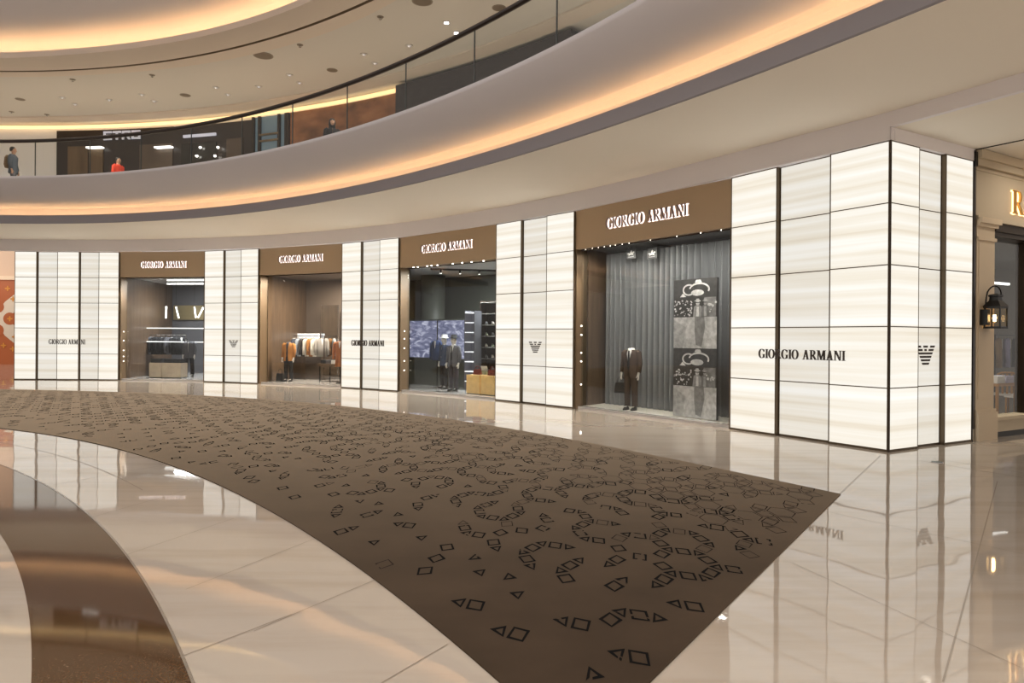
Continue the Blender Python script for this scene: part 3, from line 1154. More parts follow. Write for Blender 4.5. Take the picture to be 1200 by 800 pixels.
mb = MB(); W1.box(mb, ua, ub, 4.90, 4.98, zb, za); tag(mb.build('wall_panel', pmat('gold_panel', (.40, .33, .18), .3, .6)), 'gold coloured panel on the back wall behind the light rods', 'wall panel')

# W2
p = W2(W2.u_at(338.5, 1.0), 1.0, FZ)
r = thing('mannequin', 'headless mannequin in orange tan jacket and black trousers in the glass entrance', 'mannequin', p, face_angle(W2, .25))
figure_parts(r, M_ORANGE, M_SUIT, M_SKINW, M_GREYCL, M_SHOE)
q = p + W2.u * -.27 + UP * .42
handbag('black handbag beside the mannequin in the orange tan jacket', p + W2.u * -.40 + W2.n * .02, face_angle(W2), M_SHOE, .34, .30, .14)
a, b = rail(W2, 337, 380, 2.4, 1.78, 'clothes rail with light and brown jackets in the glass entrance', M_DARKBRONZE)
jc = [(.55, .40, .25), (.60, .54, .44), (.06, .07, .10), (.36, .40, .46), (.035, .025, .02), (.62, .60, .55), (.38, .16, .04), (.70, .66, .60), (.30, .28, .26)]
jn = ['tan', 'cream', 'navy', 'pale blue', 'dark brown', 'off white', 'orange brown', 'white', 'grey']
for i, (c, n_) in enumerate(zip(jc, jn)):
    q = a.lerp(b, (i + .8) / 9.4)
    hang_jacket('%s jacket hanging on the rail inside the glass entrance' % n_, Vector((q.x, q.y, 0)), face_angle(W2, R(52)), col_mat('jacket_' + n_.replace(' ', '_'), c), 1.75, .78, 'jackets on the entrance rail')
(ua, za), (ub, zb) = W2.uz(338, 390, 2.7), W2.uz(373, 397, 2.7)
mb = MB(); W2.box(mb, ua, ub, 2.7, 2.78, zb, za); tag(mb.build('lit_shelf', pmat('lit_shelf_white', (.9, .9, .92), .4, emit=(1, .96, .95), estr=.55)), 'white lit shelf panel above the jackets in the glass entrance', 'shelf')


def table(W, px0, px1, v0, v1, h, label, m, name='display_table'):
    ua, ub = W.u_at(px0, v0), W.u_at(px1, v0)
    r = thing(name, label, 'table', W((ua + ub) / 2, (v0 + v1) / 2, FZ))
    mb = MB(); W.box(mb, ua, ub, v0, v1, h - .10, h); mb.build('tabletop', m, r)
    for uu in (ua + .04, ub - .08):
        for vv in (v0 + .04, v1 - .08):
            mb = MB(); W.box(mb, uu, uu + .04, vv, vv + .04, FZ, h - .10); mb.build('leg', M_BLACK, r)
    mb = MB(); W.box(mb, ua + .04, ub - .04, v0 + .04, v1 - .04, .26, .28); mb.build('lower_shelf', m, r)
    return ua, ub


ua, ub = table(W2, 372.5, 399.5, 1.5, 2.2, .74, 'wooden display table with folded clothes in the glass entrance', M_WOOD)
for i, (c, n_) in enumerate(((M_SUIT, 'black'), (M_GREYCL, 'grey'), (M_SHIRT, 'white'))):
    mb = MB()
    for s in range(3):
        W2.box(mb, ua + .06 + i * .25, ua + .27 + i * .25, 1.6, 1.95 - .01 * s, .742 + .045 * s, .742 + .045 * s + .042)
    tag(mb.build('folded_shirts', c), 'pile of folded %s shirts on the wooden table in the entrance' % n_, 'clothes')
(ua, za), (ub, zb) = W2.uz(376, 357, 2.9), W2.uz(397, 420, 2.9)
root = thing('dressing_mirror', 'tall grey framed mirror behind the display table in the entrance', 'mirror', W2((ua + ub) / 2, 2.9, FZ))
mb = MB(); W2.box(mb, ua, ub, 2.9, 2.96, FZ, za); mb.build('mirror_frame', M_STEEL, root)
mb = MB(); W2.box(mb, ua + .05, ub - .05, 2.89, 2.902, .15, za - .05); mb.build('mirror_glass', pmat('mirror_face', (.55, .60, .65), .05, 1.), root)
p = W2(W2.u_at(399, 1.2), 1.2, 0)
root = thing('clothes_stand', 'slim black stand carrying the rust coat by the entrance pier', 'stand', p + UP * FZ)
mb = MB(); mb.tube([p + UP * FZ, p + UP * 1.68], .015, 8); mb.build('post', M_BLACK, root)
mb = MB(); mb.lathe([(0, FZ), (.15, FZ), (.15, FZ + .02), (0, FZ + .02)], p, 16); mb.build('foot', M_BLACK, root)
hang_jacket('rust coloured long coat on the stand at the right edge of the entrance', p, face_angle(W2, R(20)), col_mat('rust_coat', (.36, .12, .04)), 1.66, 1.0)

# W3
p = W3(W3.u_at(532, .95), .95, FZ)
r = thing('mannequin', 'mannequin with dark hat, grey jacket and wide trousers in front of the blue video wall', 'mannequin', p, face_angle(W3, .15))
figure_parts(r, M_GREYCL, col_mat('slate_trousers', (.065, .06, .075)), M_SKINW, M_SHIRT, M_SHOE, head=True, hat=M_SUIT)
p = W3(W3.u_at(521, 1.45), 1.45, FZ)
r = thing('mannequin', 'mannequin in dark navy outfit standing behind the hatted mannequin', 'mannequin', p, face_angle(W3, -.15))
figure_parts(r, M_NAVY, M_SUIT, M_SKINW, None, M_SHOE, head=True, hat=M_SHIRT)
p = W3(W3.u_at(512.5, 1.85), 1.85, 0)
root = thing('clothes_stand', 'tall slim black stand carrying the blue jacket before the video wall', 'stand', p + UP * FZ)
mb = MB(); mb.tube([p + UP * FZ, p + UP * 2.35], .02, 8); mb.build('post', M_BLACK, root)
mb = MB(); mb.lathe([(0, FZ), (.15, FZ), (.15, FZ + .02), (0, FZ + .02)], p, 16); mb.build('foot', M_BLACK, root)
hang_jacket('blue jacket hanging on the tall stand before the video wall', p + W3.n * .03, face_angle(W3, .1), col_mat('blue_jacket', (.035, .06, .15)), 1.72)
M_YBOX = pmat('yellow_onyx_box', (.66, .43, .16), .4, emit=(.9, .58, .22), estr=.12, noise=(5, .12))
for i, (xa, xb, lab) in enumerate(((547, 562, 'yellow display box, left of the pair, carrying a dark red handbag'), (564, 579.5, 'yellow display box, right of the pair, beside the onyx pier'))):
    ua, ub = W3.u_at(xa, .6), W3.u_at(xb, .6)
    root = thing('display_box', lab, 'display box', W3((ua + ub) / 2, .85, FZ), 0, 'yellow display boxes')
    mb = MB(); W3.box(mb, ua, ub, .6, 1.1, FZ + .02, .64); mb.build('box_body', M_YBOX, root)
    mb = MB(); W3.box(mb, ua + .02, ub - .02, .62, 1.08, FZ, FZ + .02); mb.build('base', M_BLACK, root)
    handbag(['dark red handbag on the left yellow display box', 'dark red handbag on the right yellow display box'][i], W3((ua + ub) / 2, .80, .641), face_angle(W3, .1), M_RED, .28, .17, .13)
    # shoes behind
    p = W3((ua + ub) / 2 + .04, 1.02, .641)
    root = thing('open_shoe_box', ['open pale shoe box behind the handbag on the left yellow box', 'open pale shoe box behind the handbag on the right yellow box'][i], 'box', p, face_angle(W3))
    mb = MB(); mb.box(-.13, -.05, 0, .13, .05, .12); mb.build('box_tray', pmat('pale_green_card', (.30, .34, .27), .6), root, local=True)
    mb = MB(); mb.hexa([(-.13, .05, .12), (.13, .05, .12), (.13, .06, .12), (-.13, .06, .12)], [(-.10, -.02, .26), (.16, -.02, .26), (.16, -.01, .26), (-.10, -.01, .26)]); mb.build('lid', M_SHIRT, root, local=True)


def video_mat():
    m = bpy.data.materials.new('video_wall_picture')
    m.use_nodes = True
    nt = m.node_tree
    b = nt.nodes['Principled BSDF']
    tc = nt.nodes.new('ShaderNodeTexCoord')
    mp = nt.nodes.new('ShaderNodeMapping')
    mp.inputs['Scale'].default_value = (.9, .9, 2.4)
    wv = nt.nodes.new('ShaderNodeTexNoise')
    wv.inputs['Scale'].default_value = 2.2
    wv.inputs['Detail'].default_value = 8
    wv.inputs['Distortion'].default_value = 1.6
    rp = nt.nodes.new('ShaderNodeValToRGB')
    e = rp.color_ramp.elements
    e[0].position, e[0].color = .38, (.10, .11, .20, 1)
    e[1].position, e[1].color = .66, (.62, .63, .78, 1)
    k = e.new(.52); k.color = (.22, .23, .36, 1)
    nt.links.new(tc.outputs['Object'], mp.inputs[0]); nt.links.new(mp.outputs[0], wv.inputs['Vector'])
    nt.links.new(wv.outputs[0], rp.inputs[0]); nt.links.new(rp.outputs[0], b.inputs['Emission Color'])
    b.inputs['Emission Strength'].default_value = .75
    b.inputs['Base Color'].default_value = (.02, .02, .03, 1)
    return m


(ua, za), (ub, zb) = W3.uz(470, 376, 2.3), W3.uz(561, 421, 2.3)
root = thing('video_wall', 'large blue grey video wall showing rippled water behind the mannequins', 'screen', W3((ua + ub) / 2, 2.3, FZ))
mb = MB(); W3.box(mb, ua, ub, 2.30, 2.33, zb, za); mb.build('screen', video_mat(), root)
mb = MB(); W3.box(mb, ua - .05, ub + .05, 2.335, 2.40, zb - .05, za + .05); W3.box(mb, ua, ub, 2.35, 2.40, FZ, zb - .05); mb.build('backing', M_GREENWALL, root)


def shelf_unit(W, px0, px1, v, z1, n, label, m, lit, pattern):
    ua, ub = W.u_at(px0, v), W.u_at(px1, v)
    r = thing('shelf_unit', label, 'shelves', W((ua + ub) / 2, v, FZ))
    mb = MB(); W.box(mb, ua, ub, v + .3, v + .33, FZ, z1); mb.build('back_panel', m, r)
    for uu in (ua, ub - .03):
        mb = MB(); W.box(mb, uu, uu + .03, v, v + .33, FZ, z1); mb.build('side_panel', m, r)
    for k in range(n):
        z = .35 + (z1 - .4) * k / (n - 1)
        mb = MB(); W.box(mb, ua + .03, ub - .03, v, v + .3, z - .03, z); mb.build('shelf', lit, r)
    return ua, ub


M_LITSHELF = pmat('lit_shelf_glow', (.8, .8, .85), .4, emit=(.95, .95, 1), estr=.7)
M_DIMSHELF = pmat('shelf_board', (.20, .19, .17), .5)
ua, ub = shelf_unit(W3, 544, 556, 1.7, 2.65, 8, 'narrow lit shelf tower with white glowing shelves', M_GREYCL, M_LITSHELF, 0)
ua, ub = shelf_unit(W3, 562, 585, 2.2, 3.0, 8, 'tall dim shelves of small goods beside the right pier in the yellow box window', M_DARKWALL, M_DIMSHELF, 0)
gi = 0
cols_ = [((.55, .50, .42), 'pale'), ((.20, .22, .14), 'olive'), ((.10, .10, .10), 'black')]
for k in range(1, 6):
    z = .35 + 2.6 * k / 7
    for q in range(2):
        c, n_ = cols_[(k + q) % 3]
        uu = ua + .10 + q * .30
        root = thing('shoe', '%s shoe on the %s shelf up of the dim shelves, %s one' % (n_, ordinal(k), ['left', 'right'][q]), 'shoe', W3(uu + .1, 2.32, z), face_angle(W3, R(60)), 'shoes on the dim shelves')
        mb = MB(); mb.loft([ell(0, -.02, .0, .04, .13, 12), ell(0, -.02, .03, .042, .132, 12), ell(0, .0, .07, .036, .10, 12), ell(0, .05, .11, .03, .045, 12)]); mb.build('upper', col_mat('shoe_' + n_, c, .4), root, local=True, smooth=True)
        mb = MB(); mb.loft([ell(0, -.02, -.0, .043, .135, 12), ell(0, -.02, .015, .043, .135, 12)]); mb.build('sole', M_SHOE, root, local=True)
mb = MB()
pc = W3(W3.u_at(507, 3.0), 3.0, 0)
mb.lathe([(.45, FZ), (.45, 4.06)], pc, 28)
struct(mb.build('column_shop', M_GREENWALL, smooth=True))
(ua, za), (ub, zb) = W3.uz(535, 320, 2.2), W3.uz(582, 334, 2.2)
mb = MB(); mb.hexa([W3(ua, 1.0, 4.0), W3(ua + .06, 1.0, 4.0), W3(ub + .06, 3.6, 4.0), W3(ub, 3.6, 4.0)], [W3(ua, 1.0, 4.06), W3(ua + .06, 1.0, 4.06), W3(ub + .06, 3.6, 4.06), W3(ub, 3.6, 4.06)])
root = thing('track_light', 'black ceiling track with small spotlights above the yellow boxes', 'track light', W3(ua, 1.0, 4.0))
mb.build('track', M_BLACK, root)
for k in range(5):
    f = (k + .5) / 5
    q = W3(ua + .03 + (ub - ua) * f, 1.0 + 2.6 * f, 3.93)
    m2 = MB(); m2.lathe([(0, -.03), (.035, -.03), (.035, .07), (0, .07)], q, 10); hd = m2.build('spot_head', M_BLACK, root)
    m2 = MB(); m2.lathe([(0, -.036), (.03, -.036), (.03, -.031), (0, -.031)], q, 10); m2.build('lens', M_SPOT, hd)

# W4: curtain, mannequin, picture panel
cv = 1.25
M_CURT = pmat('grey_curtain', (.185, .192, .197), .85, sheen=.1)
mb = MB()
rows = []
N = 260
for z in (FZ + .01, 1.2, 2.6, 3.98):
    row = []
    for i in range(N + 1):
        uu = -.1 + (W4.w + .2) * i / N
        ph = uu * 2 * math.pi / .185
        am = .095 * (1 + .35 * math.sin(uu * 3.1)) * (1.1 - .12 * z / 4)
        row.append(W4(uu + .012 * math.sin(ph * 2 + 1), cv + am * math.sin(ph + .8 * math.sin(uu * 2.3)), z))
    rows.append(row)
mb.loft(rows, cap=False, closed=False)
cu = thing('curtain', 'grey pleated curtain hanging behind the brown suited mannequin', 'curtain', W4(W4.w / 2, cv, FZ))
o = mb.build('drape', M_CURT, cu, smooth=True)
mb = MB(); mb.tube([W4(-.1, cv, 4.0), W4(W4.w + .1, cv, 4.0)], .02, 8); mb.build('curtain_rod', M_BLACK, cu)
p = W4(W4.u_at(740, .62), .62, FZ)
r = thing('mannequin', 'headless mannequin in brown suit, white shirt and tie before the grey curtain', 'mannequin', p, face_angle(W4, .25))
figure_parts(r, M_BROWNSUIT, M_BROWNSUIT, M_SKINW, M_SHIRT, M_SHOE)
hb = handbag('black briefcase bag held by the brown suited mannequin', p + W4.u * -.26 + W4.n * .08 + UP * .40, face_angle(W4, .25), M_SHOE, .34, .26, .12)

(ua, za) = W4.uz(789.5, 329, .5)
(ub, zb) = W4.uz(840, 494, .5)
root = thing('poster_panel', 'tall black and white photograph panel with the same picture twice', 'poster', W4((ua + ub) / 2, .5, .07))
mb = MB(); W4.box(mb, ua, ub, .50, .56, .07, za); mb.build('panel', pmat('poster_grey', (.10, .10, .105), .5), root)
G = lambda k: pmat('print_grey_%d' % int(k * 100), (k, k, k * 1.02), .45, noise=(9, .30))
pw, phh = ub - ua, (za - .07) / 2
rp = random.Random(5)
for h_ in range(2):
    b0 = .07 + phh * (1 - h_)
    X = lambda x, y, d: W4(ua + pw * x, .5 - d, b0 + phh * y)
    pr = MB()

    def flat(poly, d, k, nm='print'):
        m_ = MB()
        m_.prism([X(x, y, d) for x, y in poly], W4.n * .0006)
        return m_.build(nm, G(k), root)
    flat(rc(0, 0, 1, .45), .001, .60, 'print_road')
    flat([(.0, .0), (.22, .0), (.30, .30), (.0, .42)], .0018, .46, 'print_road')
    flat([(.70, .0), (1, .0), (1, .40), (.78, .28)], .0018, .72, 'print_road')
    flat([(.53, .05), (.66, .02), (.74, .30), (.72, .45), (.50, .45), (.50, .25)], .0022, .26, 'print_shadow')
    flat(rc(0, .45, 1, .73), .001, .045, 'print_crowd')
    flat(rc(.72, .45, .98, .73), .0018, .26, 'print_crowd')
    m_ = MB()
    for q in range(44):
        cx, cy, rr = rp.uniform(.02, .44), rp.uniform(.47, .69), rp.uniform(.008, .022)
        m_.prism([X(cx + rr * 1.1 * math.cos(t), cy + rr * .9 * math.sin(t) * .8, .0022 + .0001 * q) for t in [2 * math.pi * k / 9 for k in range(9)]], W4.n * .0003)
    for q in range(8):
        cx, cy, rr = rp.uniform(.76, .98), rp.uniform(.5, .66), rp.uniform(.012, .03)
        m_.prism([X(cx + rr * math.cos(t), cy + rr * .7 * math.sin(t), .0050 + .0001 * q) for t in [2 * math.pi * k / 9 for k in range(9)]], W4.n * .0003)
    m_.build('print_highlights', G(.7), root)
    for fx_, fk, fs_ in ((.57, .62, 1.0), (.74, .34, .85)):      # two standing figures with hats and dark glasses
        flat([(fx_ - .11 * fs_, .452), (fx_ + .11 * fs_, .452), (fx_ + .085 * fs_, .60), (fx_ + .03, .625), (fx_ - .03, .625), (fx_ - .085 * fs_, .60)], .0026, fk * .55, 'print_coat')
        flat([(fx_ - .03, .46), (fx_ + .03, .46), (fx_ + .025, .60), (fx_ - .025, .60)], .0034, fk * 1.3, 'print_shirt')
        flat([(fx_ + .042 * fs_ * math.cos(t), .650 + .036 * fs_ * math.sin(t)) for t in [2 * math.pi * k / 14 for k in range(14)]], .0042, fk * 1.1, 'print_face')
        flat(rc(fx_ - .038 * fs_, .652, fx_ + .038 * fs_, .664), .0050, .03, 'print_glasses')
        flat([(fx_ + .075 * fs_ * math.cos(t), .682 + .010 * math.sin(t)) for t in [2 * math.pi * k / 14 for k in range(14)]], .0050, fk * 1.25, 'print_hat_brim')
        flat([(fx_ - .042 * fs_, .684), (fx_ + .042 * fs_, .684), (fx_ + .032 * fs_, .714), (fx_ - .032 * fs_, .714)], .0056, fk * 1.1, 'print_hat')
    flat(rc(0, .73, 1, 1), .001, .055, 'print_sky')
    m_ = MB()          # pale rimmed dome and its bright heart
    for pq in ring_polys(.36, .845, .15, .085, .115, .062, R(60), R(300), 14) + ring_polys(.60, .845, .24, .10, .205, .075, R(-20), R(170), 16):
        m_.prism([X(x, y, .0020) for x, y in pq], W4.n * .0004)
    m_.prism([X(.56 + .15 * math.cos(t), .80 + .045 * math.sin(t), .0026) for t in [2 * math.pi * k / 14 for k in range(14)]], W4.n * .0004)
    m_.prism([X(x, y, .0024) for x, y in ((.50, .945), (.66, .945), (.63, .985), (.53, .985))], W4.n * .0004)
    m_.prism([X(x, y, .0024) for x, y in ((.15, .745), (.30, .745), (.22, .80))], W4.n * .0004)
    m_.build('print_outline', G(.85), root)

# window reflections of horse and rider signs, modelled as two added plates
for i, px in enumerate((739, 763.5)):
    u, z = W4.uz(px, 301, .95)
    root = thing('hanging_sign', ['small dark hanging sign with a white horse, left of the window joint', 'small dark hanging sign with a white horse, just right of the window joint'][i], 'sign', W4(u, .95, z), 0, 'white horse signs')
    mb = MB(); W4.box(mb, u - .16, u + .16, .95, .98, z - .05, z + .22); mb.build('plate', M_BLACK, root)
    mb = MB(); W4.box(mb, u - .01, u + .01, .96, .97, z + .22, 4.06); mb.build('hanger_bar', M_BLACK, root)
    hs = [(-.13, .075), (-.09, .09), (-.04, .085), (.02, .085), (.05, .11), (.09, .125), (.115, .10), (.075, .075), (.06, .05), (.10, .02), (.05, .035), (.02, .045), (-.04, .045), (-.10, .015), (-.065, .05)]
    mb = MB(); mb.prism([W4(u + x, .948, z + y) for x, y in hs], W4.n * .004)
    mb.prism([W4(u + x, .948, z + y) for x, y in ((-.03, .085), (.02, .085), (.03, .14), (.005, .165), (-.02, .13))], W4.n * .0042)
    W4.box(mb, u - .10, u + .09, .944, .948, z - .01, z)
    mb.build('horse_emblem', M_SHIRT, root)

# ------------------------------------------------------------------ ceiling over the side corridor and the tan shop on the right
PT = Plane(PR(uE, 0, 0), PR(uE + 9, 0, 0))
cc = MB()
pts = [pol(R_FASC(t) + .04, t, 5.212) for t in ths(T0 - .05, TC, 24)]
far = [PR(.0, -.0, 5.21), PR(12, .0, 5.21)]
cc.prism(pts + [PR(0, .6, 5.212), PR(13, .6, 5.212), PR(13, -9, 5.212)], (0, 0, .05))
struct(cc.build('ceiling_corridor', M_SOFFIT))
fx = MB()
PR.box(fx, .0, uE + .06, .0, .5, 5.0, 5.22)
struct(fx.build('trim_4', M_FASCIA))
tr = MB()
PR.box(tr, uE + .06, uE + .075, -2.2, .1, 5.195, 5.21)
struct(tr.build('trim_5', M_BLACK))
po = thing('corner_post', 'dark grey metal post between the onyx corner and the tan shop', 'post', PR(uE + .04, .05, 0))
mb = MB(); PR.box(mb, uE + .015, uE + .075, -.01, .03, 0, 5.19); mb.build('shaft', pmat('grey_steel_post', (.10, .095, .10), .35, .6), po)
mb = MB(); PR.box(mb, uE + .012, uE + .078, -.013, .05, 0, .22); mb.build('shoe_plate', M_STEEL, po)
mb = MB(); PR.box(mb, uE + .012, uE + .085, -.03, .03, 4.9, 5.16); mb.build('bracket', M_BLACK, po)

U0 = uE + .09
uP1 = PR.u_at(1163.5)
sh = thing('boutique_facade', 'tan panelled shop front with gold letters beside the onyx corner', 'shop front', PR(U0 + 2, 0, 0))
mb = MB(); PR.box(mb, U0, U0 + 8, .04, .4, 3.98, 5.19); mb.build('header_wall', M_RLWALL, sh)
mb = MB()
for z0, z1, v0 in ((5.05, 5.2, -.10), (4.93, 5.05, -.04), (4.86, 4.90, .02), (3.96, 4.04, -.05), (4.04, 4.10, .0)):
    PR.box(mb, U0, U0 + 8, v0, .06, z0, z1)
mb.build('cornice', M_RLWALL, sh)
mb = MB(); PR.box(mb, U0, uP1, -.02, .4, 0, 4.0); PR.box(mb, U0 + .06, uP1 - .06, -.03, .0, .75, 3.55); mb.build('pilaster', M_CREAM, sh)
mb = MB()
PR.box(mb, U0 - .0, uP1 + .05, -.07, .4, 0, .50); PR.box(mb, U0, uP1 + .03, -.05, .4, .50, .56); mb.build('plinth', M_CREAM, sh)
mb = MB()
PR.box(mb, U0, uP1 + .02, -.05, .4, 3.60, 3.66); PR.box(mb, U0, uP1 + .04, -.07, .4, 3.84, 3.90); PR.box(mb, U0, uP1 + .08, -.11, .4, 3.90, 4.0); mb.build('capital', M_CREAM, sh)
mb = MB()
PR.box(mb, uP1, U0 + 8, .0, .35, 3.72, 3.96); PR.box(mb, uP1, U0 + 8, -.04, .35, 3.80, 3.86); PR.box(mb, uP1, uP1 + .05, .1, .35, .30, 3.72); PR.box(mb, uP1 + 1.6, uP1 + 1.68, .1, .35, .30, 3.72)
mb.build('window_frame', M_DARKBRONZE, sh)
mb = MB(); PR.box(mb, uP1, U0 + 8, .06, .35, .10, .36); PR.box(mb, uP1, U0 + 8, .02, .35, .32, .38); mb.build('window_sill', M_RLWALL, sh)
mb = MB(); PR.box(mb, uP1, U0 + 8, .06, .35, .0, .10); mb.build('kick_plate', M_BLACK, sh)
mb = MB(); PR.box(mb, uP1 + .05, uP1 + 1.6, .20, .21, .36, 3.72); mb.build('pane', M_GLASS, sh)
mb = MB(); PR.box(mb, uP1 + 1.68, U0 + 8, .20, .21, .36, 3.72); mb.build('pane', M_GLASS, sh)
u0, z0 = PR.uz(1183, 251.5, .04)
uR = PR.u_at(1196, .04)
lettering('RAL', PR(u0, .04, z0), PR.u, UP, PR.n, .44, (uR - u0) * 2.9, pmat('gold_letter', (.85, .52, .18), .3, .9), sh, depth=.03, off=.03, glow=pmat('gold_backlight', (1, .8, .5), .5, emit=(1, .72, .36), estr=1.6), gap=.12)
# room of the tan shop
mb = MB(); PR.box(mb, U0, U0 + 15, .41, 4.4, 0, .04); struct(mb.build('floor_tan_shop', pmat('tan_shop_floor', (.34, .30, .26), .12)))
mb = MB(); PR.box(mb, U0, U0 + 15, .41, 4.4, 3.97, 4.02); struct(mb.build('ceiling_tan_shop', pmat('grey_ceiling', (.25, .26, .26), .6)))
mb = MB(); PR.box(mb, U0, U0 + 15, 4.4, 4.5, 0, 4.0); struct(mb.build('wall_tan_shop_back', pmat('grey_green_wall', (.10, .09, .065), .5)))
mb = MB(); PR.box(mb, U0 - .08, U0, .61, 4.4, 0, 4.0); struct(mb.build('wall_tan_shop_left', M_BROWNWALL))
q = PR(uP1 + 1.2, 2.6, 3.9)
area('tan_shop_light', q, 1.6, 110, (1, .90, .76), target=q - UP)

for k in range(3):  # added unseen spots that brighten the tan shop front
    d = bpy.data.lights.new('corridor_downlight', 'SPOT')
    d.energy, d.spot_size, d.spot_blend, d.color, d.shadow_soft_size = 42, R(130), .7, (1, .90, .76), .05
    o = bpy.data.objects.new('corridor_downlight', d); COL.objects.link(o)
    o.location = PR(uE + 1.4 + 1.8 * k, -1.3, 5.18)
    o.rotation_euler = (PR(uE + 1.4 + 1.8 * k, .2, 2.0) - o.location).to_track_quat('-Z', 'Y').to_euler()

# lantern on the pilaster
ul, zl = PR.uz(1165, 386, -.18)
lp = PR(ul, -.20, zl)
ln = thing('wall_lantern', 'black wall lantern with a lit glass body on the tan pilaster', 'lantern', lp)
fw = .125
mb = MB(); PR.box(mb, ul - .19, ul - .11, -.16, -.03, zl + .06, zl + .34); mb.build('back_plate', M_BLACK, ln)
mb = MB()
PR.box(mb, ul - .14, ul + .14, -.34, -.06, zl, zl + .035)
PR.box(mb, ul - .14, ul + .14, -.34, -.06, zl + .36, zl + .39)
for su in (-1, 1):
    for sv in (-.33, -.08):
        PR.box(mb, ul + su * .125 - .01, ul + su * .125 + .01, sv - .01, sv + .01, zl, zl + .37)
mb.build('cage', M_BLACK, ln)
mb = MB()
mb.loft([[PR(ul + a * s, -.20 + b * s, zl + h) for a, b in ((-1, -1), (1, -1), (1, 1), (-1, 1))] for s, h in ((.15, .39), (.075, .50), (.07, .56), (.085, .57), (.085, .60), (.02, .62))])
mb.build('cap', M_BLACK, ln)
mb = MB()
c = PR(ul, -.20, zl + .64)
mb.tube([PR(ul - .15, -.10, zl + .33), PR(ul - .155, -.12, zl + .55)] + [PR(ul - .155 * math.cos(t), -.12 - .10 * math.sin(t / 2), zl + .60 + .16 * math.sin(t)) for t in [math.pi * k / 10 for k in range(1, 11)]] + [PR(ul + .10, -.2, zl + .56), PR(ul + .03, -.2, zl + .62)], .013, 8)
mb.build('bracket_arm', M_BLACK, ln)
mb = MB(); PR.box(mb, ul - .12, ul + .12, -.325, -.085, zl + .04, zl + .355); mb.build('lantern_glass', glass('lantern_glass', (.95, .85, .70), 1.3), ln)
mb = MB(); mb.lathe([(0, .12), (.022, .13), (.03, .19), (.022, .24), (0, .25)], PR(ul - .03, -.2, zl), 12); mb.build('bulb', pmat('bulb_glow', (1, .8, .5), .5, emit=(1, .68, .32), estr=14), ln)

# goods inside the tan shop
M_CHAIRW = pmat('golden_wood', (.36, .18, .055), .4)


def chair(label, loc, rz):
    r = thing('side_chair', label, 'chair', loc, rz, 'chairs in the tan shop')
    mb = MB(); mb.box(-.23, -.22, .42, .23, .22, .47); mb.build('seat', col_mat('pale_seat', (.55, .52, .50)), r, local=True)
    mb = MB()
    for x in (-.20, -.10, 0, .10, .20):
        mb.box(x - .018, .19, .47, x + .018, .22, .95)
    mb.tube([(-.22, .205, .93), (-.12, .205, .98), (.12, .205, .98), (.22, .205, .93)], .025, 8)
    mb.build('backrest', M_CHAIRW, r, local=True)
    for x in (-.20, .20):
        for y in (-.19, .19):
            m2 = MB(); m2.tube([(x, y, 0), (x, y, .42)], [.016, .022], 8); m2.build('leg', M_CHAIRW, r, local=True)


def stand_at(px, v, z=.04):
    return PR(PR.u_at(px, v), v, z)


chair('golden wooden chair with pale seat nearest the pilaster in the tan shop', stand_at(1176, 2.2), face_angle(PR, 2.4))
chair('golden wooden chair with pale seat at the right edge of the tan shop window', stand_at(1196, 1.6), face_angle(PR, 2.9))
ut = PR.u_at(1165, 1.3)
tb = thing('display_table', 'dark table with folded pale shirts inside the tan shop window', 'table', PR(ut + .5, 1.5, .04))
mb = MB(); PR.box(mb, ut, ut + .9, 1.2, 1.9, .80, .86); mb.build('tabletop', M_CHAIRW, tb)
for uu in (ut + .03, ut + .82):
    for vv in (1.23, 1.82):
        mb = MB(); PR.box(mb, uu, uu + .05, vv, vv + .05, .04, .80); mb.build('leg', M_CHAIRW, tb)
for i, (n_, c) in enumerate((('white', (.72, .72, .74)), ('lilac', (.48, .46, .62)))):
    mb = MB()
    for s in range(4):
        PR.box(mb, ut + .05 + .40 * i, ut + .38 + .40 * i, 1.25, 1.60, .862 + .04 * s, .862 + .04 * s + .036)
    tag(mb.build('folded_shirts', col_mat('shirt_' + n_, c)), 'stack of folded %s shirts on the table in the tan shop' % n_, 'clothes')
a_, b_ = PR(PR.u_at(1166, 3.2), 3.2, 0), PR(PR.u_at(1200, 3.2) + .8, 3.2, 0)
rl = thing('clothes_rail', 'dark clothes rail at the back of the tan shop', 'clothes rail', a_.lerp(b_, .5) + UP * .04)
mb = MB(); mb.tube([a_ + UP * 1.95, b_ + UP * 1.95], .018, 8); mb.build('rail', M_BLACK, rl)
for q in (a_, b_):
    mb = MB(); mb.tube([q + UP * .04, q + UP * 1.97], .018, 8); mb.build('post', M_BLACK, rl)
for i, (n_, c) in enumerate((('tan', (.30, .20, .10)), ('lilac blue', (.30, .30, .48)), ('black', (.02, .02, .022)), ('dark green', (.04, .05, .035)), ('brown', (.10, .06, .035)))):
    q = a_.lerp(b_, (i + .4) / 5.2)
    hang_jacket('%s jacket hanging at the back of the tan shop' % n_, Vector((q.x, q.y, 0)), face_angle(PR, R(20)), col_mat('coat_' + n_.replace(' ', '_'), c), 1.92, .85, 'jackets in the tan shop')
mb = MB(); PR.box(mb, PR.u_at(1163, 3.0), PR.u_at(1183, 3.0), 3.0, 3.06, 3.30, 3.36)
tag(mb.build('linear_lamp', M_WHITELED), 'white linear lamp high inside the tan shop window', 'lamp')
for v_ in (.0,):
    mb = MB(); PR.box(mb, PR.u_at(1163, 3.02), PR.u_at(1164, 3.02), 3.02, 3.04, 3.36, 3.97)
    struct(mb.build('trim_6', M_BLACK))

